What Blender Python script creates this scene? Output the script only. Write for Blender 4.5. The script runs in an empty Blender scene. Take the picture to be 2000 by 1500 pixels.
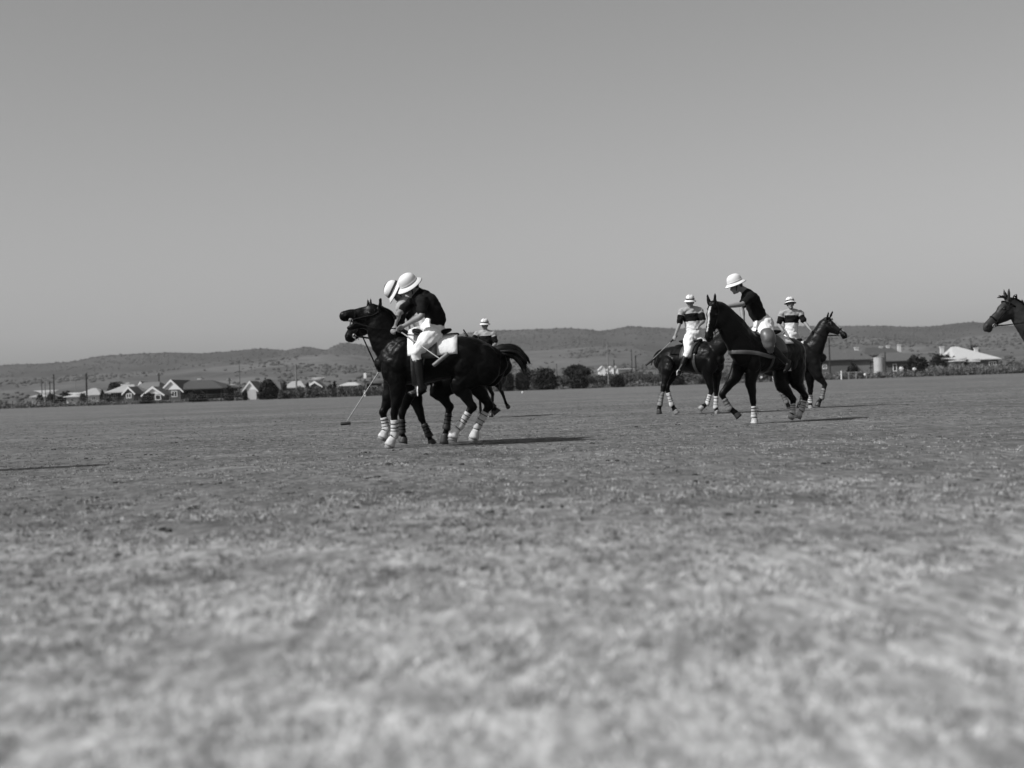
import bpy, math, random
import numpy as np
from mathutils import Vector, Matrix

random.seed(7)
RNG = np.random.default_rng(7)
sc = bpy.context.scene
COL = sc.collection

# ------------------------------------------------------------------ camera, sky, sun, exposure
FOC = 3000.0                      # focal length in pixels of a 2000 px wide picture
ROLL = math.atan(0.035)
CR, SR = math.cos(ROLL), math.sin(ROLL)
PITCH = 0.00133
EYE = 0.75

cam_data = bpy.data.cameras.new("camera")
cam = bpy.data.objects.new("camera", cam_data)
COL.objects.link(cam)
fw = Vector((0, 1, PITCH)).normalized()
rt = Vector((CR, 0, -SR)); rt = (rt - fw * rt.dot(fw)).normalized()
up = rt.cross(fw)
m = Matrix((rt, up, -fw)).transposed().to_4x4()
m.translation = Vector((0, 0, EYE))
cam.matrix_world = m
cam_data.sensor_width = 36
cam_data.lens = 54
cam_data.clip_start = 0.05
cam_data.clip_end = 12000
cam_data.dof.use_dof = True
cam_data.dof.focus_distance = 26
cam_data.dof.aperture_fstop = 1.85
sc.camera = cam

SUN_EL = math.radians(43)
SUN_AZ = math.radians(27)         # sun stands to the left, this much on the camera's side
sunv = Vector((-math.cos(SUN_AZ) * math.cos(SUN_EL), -math.sin(SUN_AZ) * math.cos(SUN_EL), math.sin(SUN_EL)))
world = bpy.data.worlds.new("World")
sc.world = world
world.use_nodes = True
wn = world.node_tree
wn.nodes.clear()
sky = wn.nodes.new("ShaderNodeTexSky")
sky.sky_type = 'NISHITA'
sky.sun_disc = False
sky.sun_elevation = SUN_EL
sky.sun_rotation = math.atan2(sunv.x, sunv.y)
sky.air_density = 1.0
sky.dust_density = 2.0
bw = wn.nodes.new("ShaderNodeRGBToBW")          # the photograph is a black-and-white negative
bg = wn.nodes.new("ShaderNodeBackground")
bg.inputs["Strength"].default_value = 0.105
wo = wn.nodes.new("ShaderNodeOutputWorld")
wn.links.new(sky.outputs[0], bw.inputs[0])
wn.links.new(bw.outputs[0], bg.inputs[0])
wn.links.new(bg.outputs[0], wo.inputs[0])

sun_data = bpy.data.lights.new("sun", 'SUN')
sun_data.energy = 5.0
sun_data.angle = math.radians(0.5)
sun_data.color = (1, 1, 1)
sun = bpy.data.objects.new("sun", sun_data)
sun.rotation_euler = (-sunv).to_track_quat('-Z', 'Y').to_euler()
sun.location = (0, 0, 60)
COL.objects.link(sun)

sc.view_settings.view_transform = 'Standard'
sc.view_settings.look = 'None'
sc.view_settings.exposure = 0.0
sc.view_settings.gamma = 1.0
sc.view_settings.use_curve_mapping = False


# ------------------------------------------------------------------ geometry of the place
def wp(px, py, Y):
    """point of the world seen at (px,py) of the photograph at depth Y"""
    u = (px - 1000) / FOC
    v = (750 - py) / FOC
    return Vector((Y * (u * CR + v * SR), Y, EYE + Y * (-u * SR + v * CR + PITCH)))


def hor(px):
    return 754 - 0.035 * (px - 1000)


# ------------------------------------------------------------------ materials
def mat(name, base, rough=0.8, var=0.15, scale=20.0, spec=0.3, bump=0.0, bscale=None, detail=4.0, sheen=0.0, stretch=None, base2=None, big=None):
    mt = bpy.data.materials.new(name)
    mt.use_nodes = True
    nt = mt.node_tree
    b = nt.nodes["Principled BSDF"]
    b.inputs["Roughness"].default_value = rough
    b.inputs["Specular IOR Level"].default_value = spec
    if sheen:
        b.inputs["Sheen Weight"].default_value = sheen
    tc = nt.nodes.new("ShaderNodeTexCoord")
    src = tc.outputs["Object"]
    if stretch:
        mp = nt.nodes.new("ShaderNodeMapping")
        mp.inputs["Scale"].default_value = stretch
        nt.links.new(src, mp.inputs[0])
        src = mp.outputs[0]
    n = nt.nodes.new("ShaderNodeTexNoise")
    n.inputs["Scale"].default_value = scale
    n.inputs["Detail"].default_value = detail
    n.inputs["Roughness"].default_value = 0.6
    nt.links.new(src, n.inputs[0])
    cr = nt.nodes.new("ShaderNodeValToRGB")
    lo = base * (1 - var); hi = base * (1 + var)
    if base2 is not None:
        lo, hi = base, base2
    cr.color_ramp.elements[0].position = 0.32
    cr.color_ramp.elements[1].position = 0.68
    cr.color_ramp.elements[0].color = (lo, lo, lo, 1)
    cr.color_ramp.elements[1].color = (hi, hi, hi, 1)
    nt.links.new(n.outputs[0], cr.inputs[0])
    col = cr.outputs[0]
    if big:
        n2 = nt.nodes.new("ShaderNodeTexNoise")
        n2.inputs["Scale"].default_value = big[0]
        n2.inputs["Detail"].default_value = 3
        nt.links.new(src, n2.inputs[0])
        mr = nt.nodes.new("ShaderNodeMapRange")
        mr.inputs[1].default_value = 0.3; mr.inputs[2].default_value = 0.7
        mr.inputs[3].default_value = 1 - big[1]; mr.inputs[4].default_value = 1 + big[1]
        nt.links.new(n2.outputs[0], mr.inputs[0])
        vm = nt.nodes.new("ShaderNodeVectorMath"); vm.operation = 'SCALE'
        nt.links.new(col, vm.inputs[0]); nt.links.new(mr.outputs[0], vm.inputs["Scale"])
        col = vm.outputs[0]
    nt.links.new(col, b.inputs["Base Color"])
    if bump:
        nb = nt.nodes.new("ShaderNodeTexNoise")
        nb.inputs["Scale"].default_value = bscale or scale * 2
        nb.inputs["Detail"].default_value = 3
        nt.links.new(src, nb.inputs[0])
        bp = nt.nodes.new("ShaderNodeBump")
        bp.inputs["Strength"].default_value = 0.6
        bp.inputs["Distance"].default_value = bump
        nt.links.new(nb.outputs[0], bp.inputs["Height"])
        nt.links.new(bp.outputs[0], b.inputs["Normal"])
    return mt


M = {}
M['coat_black'] = mat('coat_black', 0.002, 0.38, 0.4, 5, 0.10, 0.006, 34)
M['coat_dark'] = mat('coat_dark', 0.0028, 0.38, 0.5, 3, 0.12, 0.006, 34)
M['coat_bay'] = mat('coat_bay', 0.0055, 0.40, 0.5, 3, 0.14, 0.006, 34)
M['coat_brown'] = mat('coat_brown', 0.022, 0.5, 0.35, 4, 0.22, 0.006, 34)
M['hair_black'] = mat('hair_black', 0.003, 0.6, 0.3, 30, 0.15)
M['white_hair'] = mat('white_hair', 0.36, 0.7, 0.08, 30)
M['hoof'] = mat('hoof', 0.22, 0.5, 0.3, 20, 0.4)
M['hoof_dark'] = mat('hoof_dark', 0.03, 0.5, 0.3, 20, 0.4)
M['wrap_white'] = mat('wrap_white', 0.44, 0.85, 0.32, 14, 0.2, 0.004, 60)
M['wrap_grey'] = mat('wrap_grey', 0.17, 0.85, 0.2, 25, 0.2, 0.003, 60)
M['strap_dark'] = mat('strap_dark', 0.02, 0.5, 0.2, 30)
M['leather_dark'] = mat('leather_dark', 0.004, 0.6, 0.3, 15, 0.08)
M['leather_tan'] = mat('leather_tan', 0.085, 0.42, 0.18, 12, 0.5)
M['leather_mid'] = mat('leather_mid', 0.04, 0.45, 0.2, 12, 0.5)
M['metal'] = mat('metal', 0.2, 0.35, 0.1, 20, 0.8)
M['steel'] = mat('steel', 0.7, 0.3, 0.1, 20, 0.8)
M['cloth_white'] = mat('cloth_white', 0.66, 0.9, 0.05, 10, 0.2, 0.012, 22)
M['breeches'] = mat('breeches', 0.66, 0.9, 0.05, 8, 0.2, 0.016, 18)
M['jersey_dark'] = mat('jersey_dark', 0.005, 0.9, 0.3, 8, 0.15, 0.012, 16)
M['jersey_light'] = mat('jersey_light', 0.28, 0.9, 0.1, 8, 0.15, 0.012, 16)
M['jersey_band'] = mat('jersey_band', 0.005, 0.9, 0.3, 8, 0.15, 0.012, 16)
M['skin'] = mat('skin', 0.19, 0.55, 0.12, 12, 0.4)
M['hair'] = mat('hair', 0.02, 0.6, 0.2, 30)
M['eye'] = mat('eye', 0.012, 0.15, 0.1, 30, 0.6)
M['boot_black'] = mat('boot_black', 0.004, 0.4, 0.3, 12, 0.3)
M['felt_white'] = mat('felt_white', 0.60, 0.8, 0.04, 12, 0.2)
M['felt_band'] = mat('felt_band', 0.035, 0.8, 0.1, 12, 0.2)
M['felt_under'] = mat('felt_under', 0.05, 0.8, 0.1, 12, 0.2)
M['cane'] = mat('cane', 0.25, 0.5, 0.2, 25, 0.4)
M['mallet_wood'] = mat('mallet_wood', 0.14, 0.5, 0.25, 25, 0.4)
M['mallet_dark'] = mat('mallet_dark', 0.03, 0.5, 0.25, 25, 0.4)


# ------------------------------------------------------------------ object helpers
def tag(o, label=None, cat=None, group=None, kind=None):
    if label: o['label'] = label
    if cat: o['category'] = cat
    if group: o['group'] = group
    if kind: o['kind'] = kind
    return o


def link(name, me, mats=None, parent=None, loc=None, smooth=False):
    o = bpy.data.objects.new(name, me)
    COL.objects.link(o)
    if mats is not None:
        for q in (mats if isinstance(mats, (list, tuple)) else [mats]):
            me.materials.append(q)
    if parent is not None:
        o.parent = parent
    if loc is not None:
        o.location = loc
    if smooth and len(me.polygons):
        me.polygons.foreach_set('use_smooth', np.ones(len(me.polygons), dtype=bool))
    return o


def thing(name, loc, label, cat, group=None, rz=0.0):
    o = bpy.data.objects.new(name, None)
    o.empty_display_size = 0.2
    COL.objects.link(o)
    o.location = loc
    o.rotation_euler = (0, 0, rz)
    return tag(o, label, cat, group)


def np_mesh(name, V, Fq):
    """V (n,3); Fq (m,k) faces all of k corners"""
    V = np.asarray(V, dtype=np.float32); Fq = np.asarray(Fq, dtype=np.int32)
    me = bpy.data.meshes.new(name)
    me.vertices.add(len(V)); me.vertices.foreach_set('co', V.ravel())
    k = Fq.shape[1]
    me.loops.add(Fq.size); me.loops.foreach_set('vertex_index', Fq.ravel())
    me.polygons.add(len(Fq))
    me.polygons.foreach_set('loop_start', np.arange(0, Fq.size, k, dtype=np.int32))
    me.update(calc_edges=True)
    me.validate()
    return me


class MB:
    """collects closed pieces for one mesh"""
    def __init__(self):
        self.v = []; self.f = []

    def add(self, vs, fs):
        o = len(self.v)
        self.v.extend([tuple(p) for p in vs])
        self.f.extend([tuple(i + o for i in q) for q in fs])
        return self

    def box(self, a, b):
        x0, y0, z0 = a; x1, y1, z1 = b
        vs = [(x0, y0, z0), (x1, y0, z0), (x1, y1, z0), (x0, y1, z0), (x0, y0, z1), (x1, y0, z1), (x1, y1, z1), (x0, y1, z1)]
        return self.add(vs, [(3, 2, 1, 0), (4, 5, 6, 7), (0, 1, 5, 4), (1, 2, 6, 5), (2, 3, 7, 6), (3, 0, 4, 7)])

    def tube(self, pts, rad, side=(0, 1, 0), seg=12, sub=3, flat=False, closed=False):
        """pts list of 3-vectors; rad list of r or (half width along side, half height)"""
        P = [Vector(p) for p in pts]
        R = [(r, r) if not isinstance(r, (tuple, list)) else tuple(r) for r in rad]
        if sub > 1 and len(P) > 2:
            nP, nR = [], []
            n = len(P)
            for i in range(n - 1):
                p0 = P[max(i - 1, 0)]; p1 = P[i]; p2 = P[i + 1]; p3 = P[min(i + 2, n - 1)]
                for k in range(sub):
                    t = k / sub
                    nP.append(0.5 * ((2 * p1) + (p2 - p0) * t + (2 * p0 - 5 * p1 + 4 * p2 - p3) * t * t + (3 * p1 - p0 - 3 * p2 + p3) * t ** 3))
                    s = t * t * (3 - 2 * t)
                    nR.append((R[i][0] * (1 - s) + R[i + 1][0] * s, R[i][1] * (1 - s) + R[i + 1][1] * s))
            nP.append(P[-1]); nR.append(R[-1])
            P, R = nP, nR
        n = len(P)
        S0 = Vector(side).normalized()
        rings = []
        T = []
        for i in range(n):
            t = (P[min(i + 1, n - 1)] - P[max(i - 1, 0)])
            T.append(t.normalized() if t.length > 1e-9 else Vector((0, 0, 1)))
        frames = []
        for i in range(n):
            s = S0 - T[i] * S0.dot(T[i])
            if s.length < 0.15:
                alt = Vector((0, 0, 1)) if abs(T[i].z) < 0.8 else Vector((1, 0, 0))
                s = alt - T[i] * alt.dot(T[i])
            s.normalize()
            frames.append((s, T[i].cross(s)))
        segs = [(P[i], R[i], frames[i]) for i in range(n)]
        if not flat and not closed:
            e0 = min(R[0]); e1 = min(R[-1])
            segs = [(P[0] - T[0] * e0 * 0.85, (R[0][0] * .45, R[0][1] * .45), frames[0]), (P[0] - T[0] * e0 * 0.5, (R[0][0] * .84, R[0][1] * .84), frames[0])] + segs + \
                   [(P[-1] + T[-1] * e1 * 0.5, (R[-1][0] * .84, R[-1][1] * .84), frames[-1]), (P[-1] + T[-1] * e1 * 0.85, (R[-1][0] * .45, R[-1][1] * .45), frames[-1])]
        vs = []
        for c, r, (s, nn) in segs:
            for k in range(seg):
                a = 2 * math.pi * k / seg
                vs.append(c + s * (math.cos(a) * r[0]) + nn * (math.sin(a) * r[1]))
        fs = []
        m_ = len(segs)
        for i in range(m_ - 1):
            for k in range(seg):
                a = i * seg + k; b = i * seg + (k + 1) % seg
                fs.append((a, b, b + seg, a + seg))
        if closed:
            for k in range(seg):
                a = (m_ - 1) * seg + k; b = (m_ - 1) * seg + (k + 1) % seg
                fs.append((a, b, (k + 1) % seg, k))
        else:
            fs.append(tuple(range(seg - 1, -1, -1)))
            fs.append(tuple((m_ - 1) * seg + k for k in range(seg)))
        return self.add(vs, fs)

    def ell(self, c, r, fr=None, seg=14, rings=9):
        """ellipsoid, r=(a,b,c) along frame axes fr=(A,B,C)"""
        c = Vector(c)
        A, B, C_ = [Vector(q) for q in fr] if fr else (Vector((1, 0, 0)), Vector((0, 1, 0)), Vector((0, 0, 1)))
        vs = [c + C_ * r[2]]
        for i in range(1, rings):
            th = math.pi * i / rings
            for k in range(seg):
                a = 2 * math.pi * k / seg
                vs.append(c + A * (r[0] * math.sin(th) * math.cos(a)) + B * (r[1] * math.sin(th) * math.sin(a)) + C_ * (r[2] * math.cos(th)))
        vs.append(c - C_ * r[2])
        fs = []
        for k in range(seg):
            fs.append((0, 1 + k, 1 + (k + 1) % seg))
        for i in range(rings - 2):
            for k in range(seg):
                a = 1 + i * seg + k; b = 1 + i * seg + (k + 1) % seg
                fs.append((a, a + seg, b + seg, b))
        L = len(vs) - 1
        o = 1 + (rings - 2) * seg
        for k in range(seg):
            fs.append((L, o + (k + 1) % seg, o + k))
        return self.add(vs, fs)

    def mesh(self, name):
        me = bpy.data.meshes.new(name)
        me.from_pydata(self.v, [], self.f)
        me.validate()
        me.update()
        return me

    def build(self, name, mats, parent=None, loc=None, smooth=False, kind=None):
        o = link(name, self.mesh(name), mats, parent, loc, smooth)
        if kind: o['kind'] = kind
        return o

    def fuse(self, name, mats, parent=None, voxel=0.015, it=3, fac=0.5, loc=None):
        """one continuous skin over all the pieces"""
        me = self.mesh(name + '_raw')
        t = bpy.data.objects.new('raw', me)
        COL.objects.link(t)
        r = t.modifiers.new('r', 'REMESH'); r.mode = 'VOXEL'; r.voxel_size = voxel; r.adaptivity = 0
        s = t.modifiers.new('s', 'SMOOTH'); s.iterations = it; s.factor = fac
        dg = bpy.context.evaluated_depsgraph_get()
        dg.update()
        new = bpy.data.meshes.new_from_object(t.evaluated_get(dg))
        bpy.data.objects.remove(t); bpy.data.meshes.remove(me)
        new.name = name
        new.materials.clear()
        return link(name, new, mats, parent, loc, True)


def displace(o, amp, freq, seed=0):
    """folds and muscle relief: push the skin along its normals"""
    me = o.data
    n = len(me.vertices)
    c = np.empty(n * 3, dtype=np.float32); me.vertices.foreach_get('co', c); c = c.reshape(-1, 3)
    nn = np.empty(n * 3, dtype=np.float32); me.vertices.foreach_get('normal', nn); nn = nn.reshape(-1, 3)
    q = c * freq
    s = seed * 1.7
    d = np.sin(q[:, 0] * 1.0 + 2.1 * np.sin(q[:, 2] * .8 + s) + s) * np.cos(q[:, 2] * 1.3 + 1.6 * np.sin(q[:, 1] * 1.1 + s))
    d = d + .5 * np.sin(q[:, 2] * 2.3 + 1.8 * np.sin(q[:, 0] * 1.7 + s) + q[:, 1]) + .3 * np.sin(q[:, 1] * 3.1 + q[:, 0] * 2.2 + 2 * np.sin(q[:, 2] * 1.9))
    c = c + nn * (d * amp)[:, None]
    me.vertices.foreach_set('co', c.astype(np.float32).ravel())
    me.update()


def faces_co(o):
    me = o.data
    n = len(me.polygons)
    c = np.empty(n * 3, dtype=np.float32)
    me.polygons.foreach_get('center', c)
    return c.reshape(-1, 3)


def set_mats(o, idx):
    o.data.polygons.foreach_set('material_index', idx.astype(np.int32))


# ================================================================== SETTING
# ---- field: one sheet to the foot of the hills
def ground_material():
    mt = bpy.data.materials.new('dry_grass_ground')
    mt.use_nodes = True
    nt = mt.node_tree
    b = nt.nodes["Principled BSDF"]
    b.inputs["Roughness"].default_value = 0.95
    b.inputs["Specular IOR Level"].default_value = 0.1
    tc = nt.nodes.new("ShaderNodeTexCoord")

    def noise(scale, detail, lo, hi, a, bb, stretch=None):
        src = tc.outputs["Object"]
        if stretch:
            mp = nt.nodes.new("ShaderNodeMapping"); mp.inputs["Scale"].default_value = stretch
            nt.links.new(src, mp.inputs[0]); src = mp.outputs[0]
        n = nt.nodes.new("ShaderNodeTexNoise")
        n.inputs["Scale"].default_value = scale; n.inputs["Detail"].default_value = detail
        n.inputs["Roughness"].default_value = 0.6
        nt.links.new(src, n.inputs[0])
        r = nt.nodes.new("ShaderNodeMapRange")
        r.inputs[1].default_value = lo; r.inputs[2].default_value = hi
        r.inputs[3].default_value = a; r.inputs[4].default_value = bb
        nt.links.new(n.outputs[0], r.inputs[0])
        return r.outputs[0]

    def mul(x, y):
        q = nt.nodes.new("ShaderNodeMath"); q.operation = 'MULTIPLY'
        nt.links.new(x, q.inputs[0]); nt.links.new(y, q.inputs[1])
        return q.outputs[0]
    v = noise(17, 5, 0.34, 0.66, 0.64, 1.42, (1, .26, 1))
    v = mul(v, noise(7, 3, 0.36, 0.64, 0.80, 1.24, (1, .28, 1)))
    v = mul(v, noise(2.6, 4, 0.35, 0.65, 0.82, 1.20, (1, .45, 1)))
    v = mul(v, noise(0.5, 4, 0.35, 0.65, 0.82, 1.15))
    v = mul(v, noise(0.12, 4, 0.36, 0.64, 0.84, 1.14, (.35, 1, 1)))
    v = mul(v, noise(2.0, 3, 0.24, 0.30, 0.55, 1.0))
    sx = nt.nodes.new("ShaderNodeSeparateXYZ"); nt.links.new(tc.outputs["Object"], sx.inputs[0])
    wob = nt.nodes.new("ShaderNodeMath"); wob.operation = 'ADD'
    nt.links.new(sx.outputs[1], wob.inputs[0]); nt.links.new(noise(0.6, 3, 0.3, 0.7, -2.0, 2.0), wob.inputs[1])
    near_lift = nt.nodes.new("ShaderNodeMapRange")  # paler dry turf near the camera, partly extra brightness painted into its colour
    near_lift.inputs[1].default_value = 2.6; near_lift.inputs[2].default_value = 10.5; near_lift.inputs[3].default_value = 2.9; near_lift.inputs[4].default_value = 1.0
    nt.links.new(wob.outputs[0], near_lift.inputs[0])
    v = mul(v, near_lift.outputs[0])
    k = nt.nodes.new("ShaderNodeMath"); k.operation = 'MULTIPLY'; k.inputs[1].default_value = 0.118
    nt.links.new(v, k.inputs[0])
    nt.links.new(k.outputs[0], b.inputs["Base Color"])
    bp = nt.nodes.new("ShaderNodeBump"); bp.inputs["Strength"].default_value = 0.9; bp.inputs["Distance"].default_value = 0.03
    nt.links.new(noise(30, 4, 0, 1, 0, 1), bp.inputs["Height"])
    nt.links.new(bp.outputs[0], b.inputs["Normal"])
    return mt


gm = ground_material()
me = bpy.data.meshes.new('ground')
me.from_pydata([(-3500, -60, 0), (3500, -60, 0), (3500, 5200, 0), (-3500, 5200, 0)], [], [(0, 1, 2, 3)])
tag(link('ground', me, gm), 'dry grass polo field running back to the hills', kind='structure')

def vnoise(x, y, seed=0):
    xi = np.floor(x).astype(int); yi = np.floor(y).astype(int)
    xf = x - xi; yf = y - yi
    def h(a, b):
        v = np.sin(a * 127.1 + b * 311.7 + seed * 17.3) * 43758.5453
        return v - np.floor(v)
    u = xf * xf * (3 - 2 * xf); w = yf * yf * (3 - 2 * yf)
    return (h(xi, yi) * (1 - u) + h(xi + 1, yi) * u) * (1 - w) + (h(xi, yi + 1) * (1 - u) + h(xi + 1, yi + 1) * u) * w


def fbm(x, y, seed=0, o=4):
    s = 0; a = .5
    for i in range(o):
        s = s + a * (vnoise(x * 2 ** i, y * 2 ** i, seed + i) - .5); a *= .5
    return s



# ---- grass tufts over the near and middle field
def grass():
    V = []; F = []
    n = 0
    bands = [(2.3, 6, 360, 12, .42), (6, 11, 210, 10, .27), (11, 18, 90, 9, .245), (18, 30, 34, 8, .20), (30, 60, 9, 7, .17)]  # last value is blade albedo, near bands brightened to follow the painted foreground
    allv = []; allf = []; mi = []
    base = 0
    for bi, (y0, y1, dens, k, alb) in enumerate(bands):
        w0 = 0.37
        area = (y1 - y0) * (y0 + y1) * w0
        N = int(area * dens)
        Y = np.sqrt(RNG.uniform(y0 * y0, y1 * y1, N))
        X = RNG.uniform(-1, 1, N) * Y * w0
        f = fbm(X * 4 + 40, Y * 2.4, 2, 3) + RNG.normal(0, .07, N)
        keep = f > -0.05
        X = X[keep]; Y = Y[keep]; N = len(X)
        shade = (RNG.uniform(0, 1, N) + fbm(X * 6, Y * 3, 5, 2) * 1.6 > .5).astype(np.int32)
        ht = np.repeat(RNG.uniform(.5, 1.5, N), k)
        X = np.repeat(X, k) + RNG.normal(0, .016, N * k); Y = np.repeat(Y, k) + RNG.normal(0, .016, N * k)
        n_ = len(X)
        a = RNG.uniform(0, 2 * math.pi, n_)
        h = RNG.uniform(.010, .030, n_) * ht * (1.0 if y0 < 6 else .8 if y0 < 11 else .45)
        w = RNG.uniform(.0013, .0028, n_) * (1 + y0 / 9)
        lean = RNG.uniform(0.3, 1.3, n_) * h
        b = RNG.uniform(0, 2 * math.pi, n_)
        dx, dy = np.cos(a) * w, np.sin(a) * w
        v0 = np.stack([X - dx, Y - dy, np.zeros(n_)], 1)
        v1 = np.stack([X + dx, Y + dy, np.zeros(n_)], 1)
        v2 = np.stack([X + np.cos(b) * lean, Y + np.sin(b) * lean, h], 1)
        vv = np.stack([v0, v1, v2], 1).reshape(-1, 3)
        allv.append(vv)
        allf.append(np.arange(n_ * 3).reshape(-1, 3) + base)
        mi.append(np.repeat(shade, k) + 2 * bi)
        base += n_ * 3
    me = np_mesh('grass', np.concatenate(allv), np.concatenate(allf))
    ms = []
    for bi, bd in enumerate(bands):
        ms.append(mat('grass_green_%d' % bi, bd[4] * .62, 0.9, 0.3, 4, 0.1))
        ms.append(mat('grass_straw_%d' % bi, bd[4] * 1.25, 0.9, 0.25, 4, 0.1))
    o = link('grass', me, ms)
    if len(me.polygons) == sum(len(q) for q in mi):
        me.polygons.foreach_set('material_index', np.concatenate(mi).astype(np.int32))
    tag(o, 'short dry grass over the field', kind='stuff')


grass()


def divots():
    b = MB()
    rng = random.Random(12)
    spots = [(rng.uniform(80, 1950), rng.uniform(800, 1010)) for _ in range(46)] + [(440, 885), (240, 1078), (205, 1087), (690, 990), (330, 1015), (1440, 833), (1402, 834), (300, 1040), (290, 1035), (1160, 866), (770, 880), (1070, 990)]
    for px, py in spots:
        d = py - hor(px)
        Y = EYE * FOC / d
        p = wp(px, 754, Y)
        for k in range(rng.randint(1, 3)):
            s = rng.uniform(.007, .021)
            b.ell((p.x + rng.gauss(0, .06), Y + rng.gauss(0, .06), s * .25), (s * rng.uniform(.8, 1.8), s, s * .7), seg=6, rings=4)
    tag(b.build('divots', mat('turned_soil', 0.045, 1.0, 0.4, 30, 0.0)), 'dark clods and divots kicked out of the turf', kind='stuff')


divots()


# ---- hills
def interp(pts, x):
    xs = [p[0] for p in pts]; ys = [p[1] for p in pts]
    return float(np.interp(x, xs, ys))


HILL = {}


def hill(name, ridge, Yr, Yb, m_, seed, rough=6.0, power=1.4, cols=420, rows=46, label=''):
    X0 = wp(-350, 700, Yr).x; X1 = wp(2350, 700, Yr).x
    cx = np.linspace(X0, X1, cols)
    zr = []
    for X in cx:
        px = 1000 + X / Yr * FOC
        zr.append(wp(px, interp(ridge, px), Yr).z)
    zr = np.array(zr)
    tt = np.concatenate([np.linspace(0, 1, rows), np.linspace(1.05, 1.6, 10)])
    Z = np.zeros((len(tt), cols)); XX = np.zeros_like(Z); YY = np.zeros_like(Z)
    for i, t in enumerate(tt):
        Y = Yb + (Yr - Yb) * t
        if t <= 1:
            p = t ** power
        else:
            p = 1 - (t - 1) * 1.2
        env = min(1, 4 * t) * (1 - min(1, max(0, t - .6) / .4) * .82)
        spur = fbm(cx / 160 + seed, np.full(cols, Y / 260.0), seed, 4)
        Z[i] = zr * p + spur * rough * 7 * env - 2.0 * (1 - min(1, t * 6))
        XX[i] = cx; YY[i] = Y
    V = np.stack([XX, YY, Z], 2).reshape(-1, 3)
    r, c = len(tt), cols
    idx = np.arange(r * c).reshape(r, c)
    F = np.stack([idx[:-1, :-1], idx[:-1, 1:], idx[1:, 1:], idx[1:, :-1]], 2).reshape(-1, 4)
    me = np_mesh(name, V, F)
    o = link(name, me, m_, smooth=True)
    tag(o, label, kind='structure')
    HILL[name] = (XX, YY, Z)
    return o


far_ridge = [(-350, 722), (0, 713), (65, 710), (140, 706), (200, 693), (270, 690), (330, 688), (400, 690), (460, 686), (515, 680), (560, 684),
             (600, 676), (640, 683), (672, 669), (705, 672), (740, 680), (800, 676), (850, 668), (905, 652), (960, 645), (1050, 643), (1100, 640),
             (1150, 641), (1178, 645), (1230, 637), (1290, 641), (1350, 643), (1450, 640), (1550, 637), (1640, 636), (1690, 637), (1740, 638),
             (1780, 640), (1830, 638), (1870, 632), (1905, 629), (1960, 633), (2050, 640), (2350, 650)]
mid_ridge = [(-350, 745), (65, 738), (200, 730), (330, 722), (400, 712), (460, 704), (520, 701), (560, 698), (640, 693), (700, 694), (760, 705), (850, 712),
             (940, 690), (985, 682), (1040, 684), (1100, 682), (1170, 676), (1240, 676), (1290, 688), (1380, 680), (1500, 662), (1600, 653), (1690, 652),
             (1750, 660), (1790, 671), (1850, 664), (1900, 656), (1960, 650), (2100, 648), (2350, 655)]
low_ridge = [(-350, 770), (65, 768), (300, 762), (560, 745), (640, 735), (700, 728), (800, 735), (950, 740), (1020, 728), (1080, 722), (1130, 730), (1230, 735), (1500, 728),
             (1620, 690), (1680, 682), (1760, 690), (1850, 690), (1950, 682), (2100, 680), (2350, 690)]
hill('hills', far_ridge, 3000, 1900, mat('hill_far', 0.046, 1.0, 0.2, 0.02, 0.0, base2=0.060, big=(0.004, 0.28)), 3, 5.0, 1.5, label='long dark ridge of hills along the horizon')
hill('foothills', mid_ridge, 1800, 1150, mat('hill_mid', 0.070, 1.0, 0.2, 0.03, 0.0, base2=0.11, big=(0.006, 0.34)), 9, 2.6, 1.4, label='paler grassy foothills below the ridge')
hill('lower_slopes', low_ridge, 1050, 640, mat('hill_low', 0.08, 1.0, 0.2, 0.05, 0.0, base2=0.115, big=(0.012, 0.16)), 14, 1.2, 1.3, label='low rolling slope behind the houses')


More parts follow.
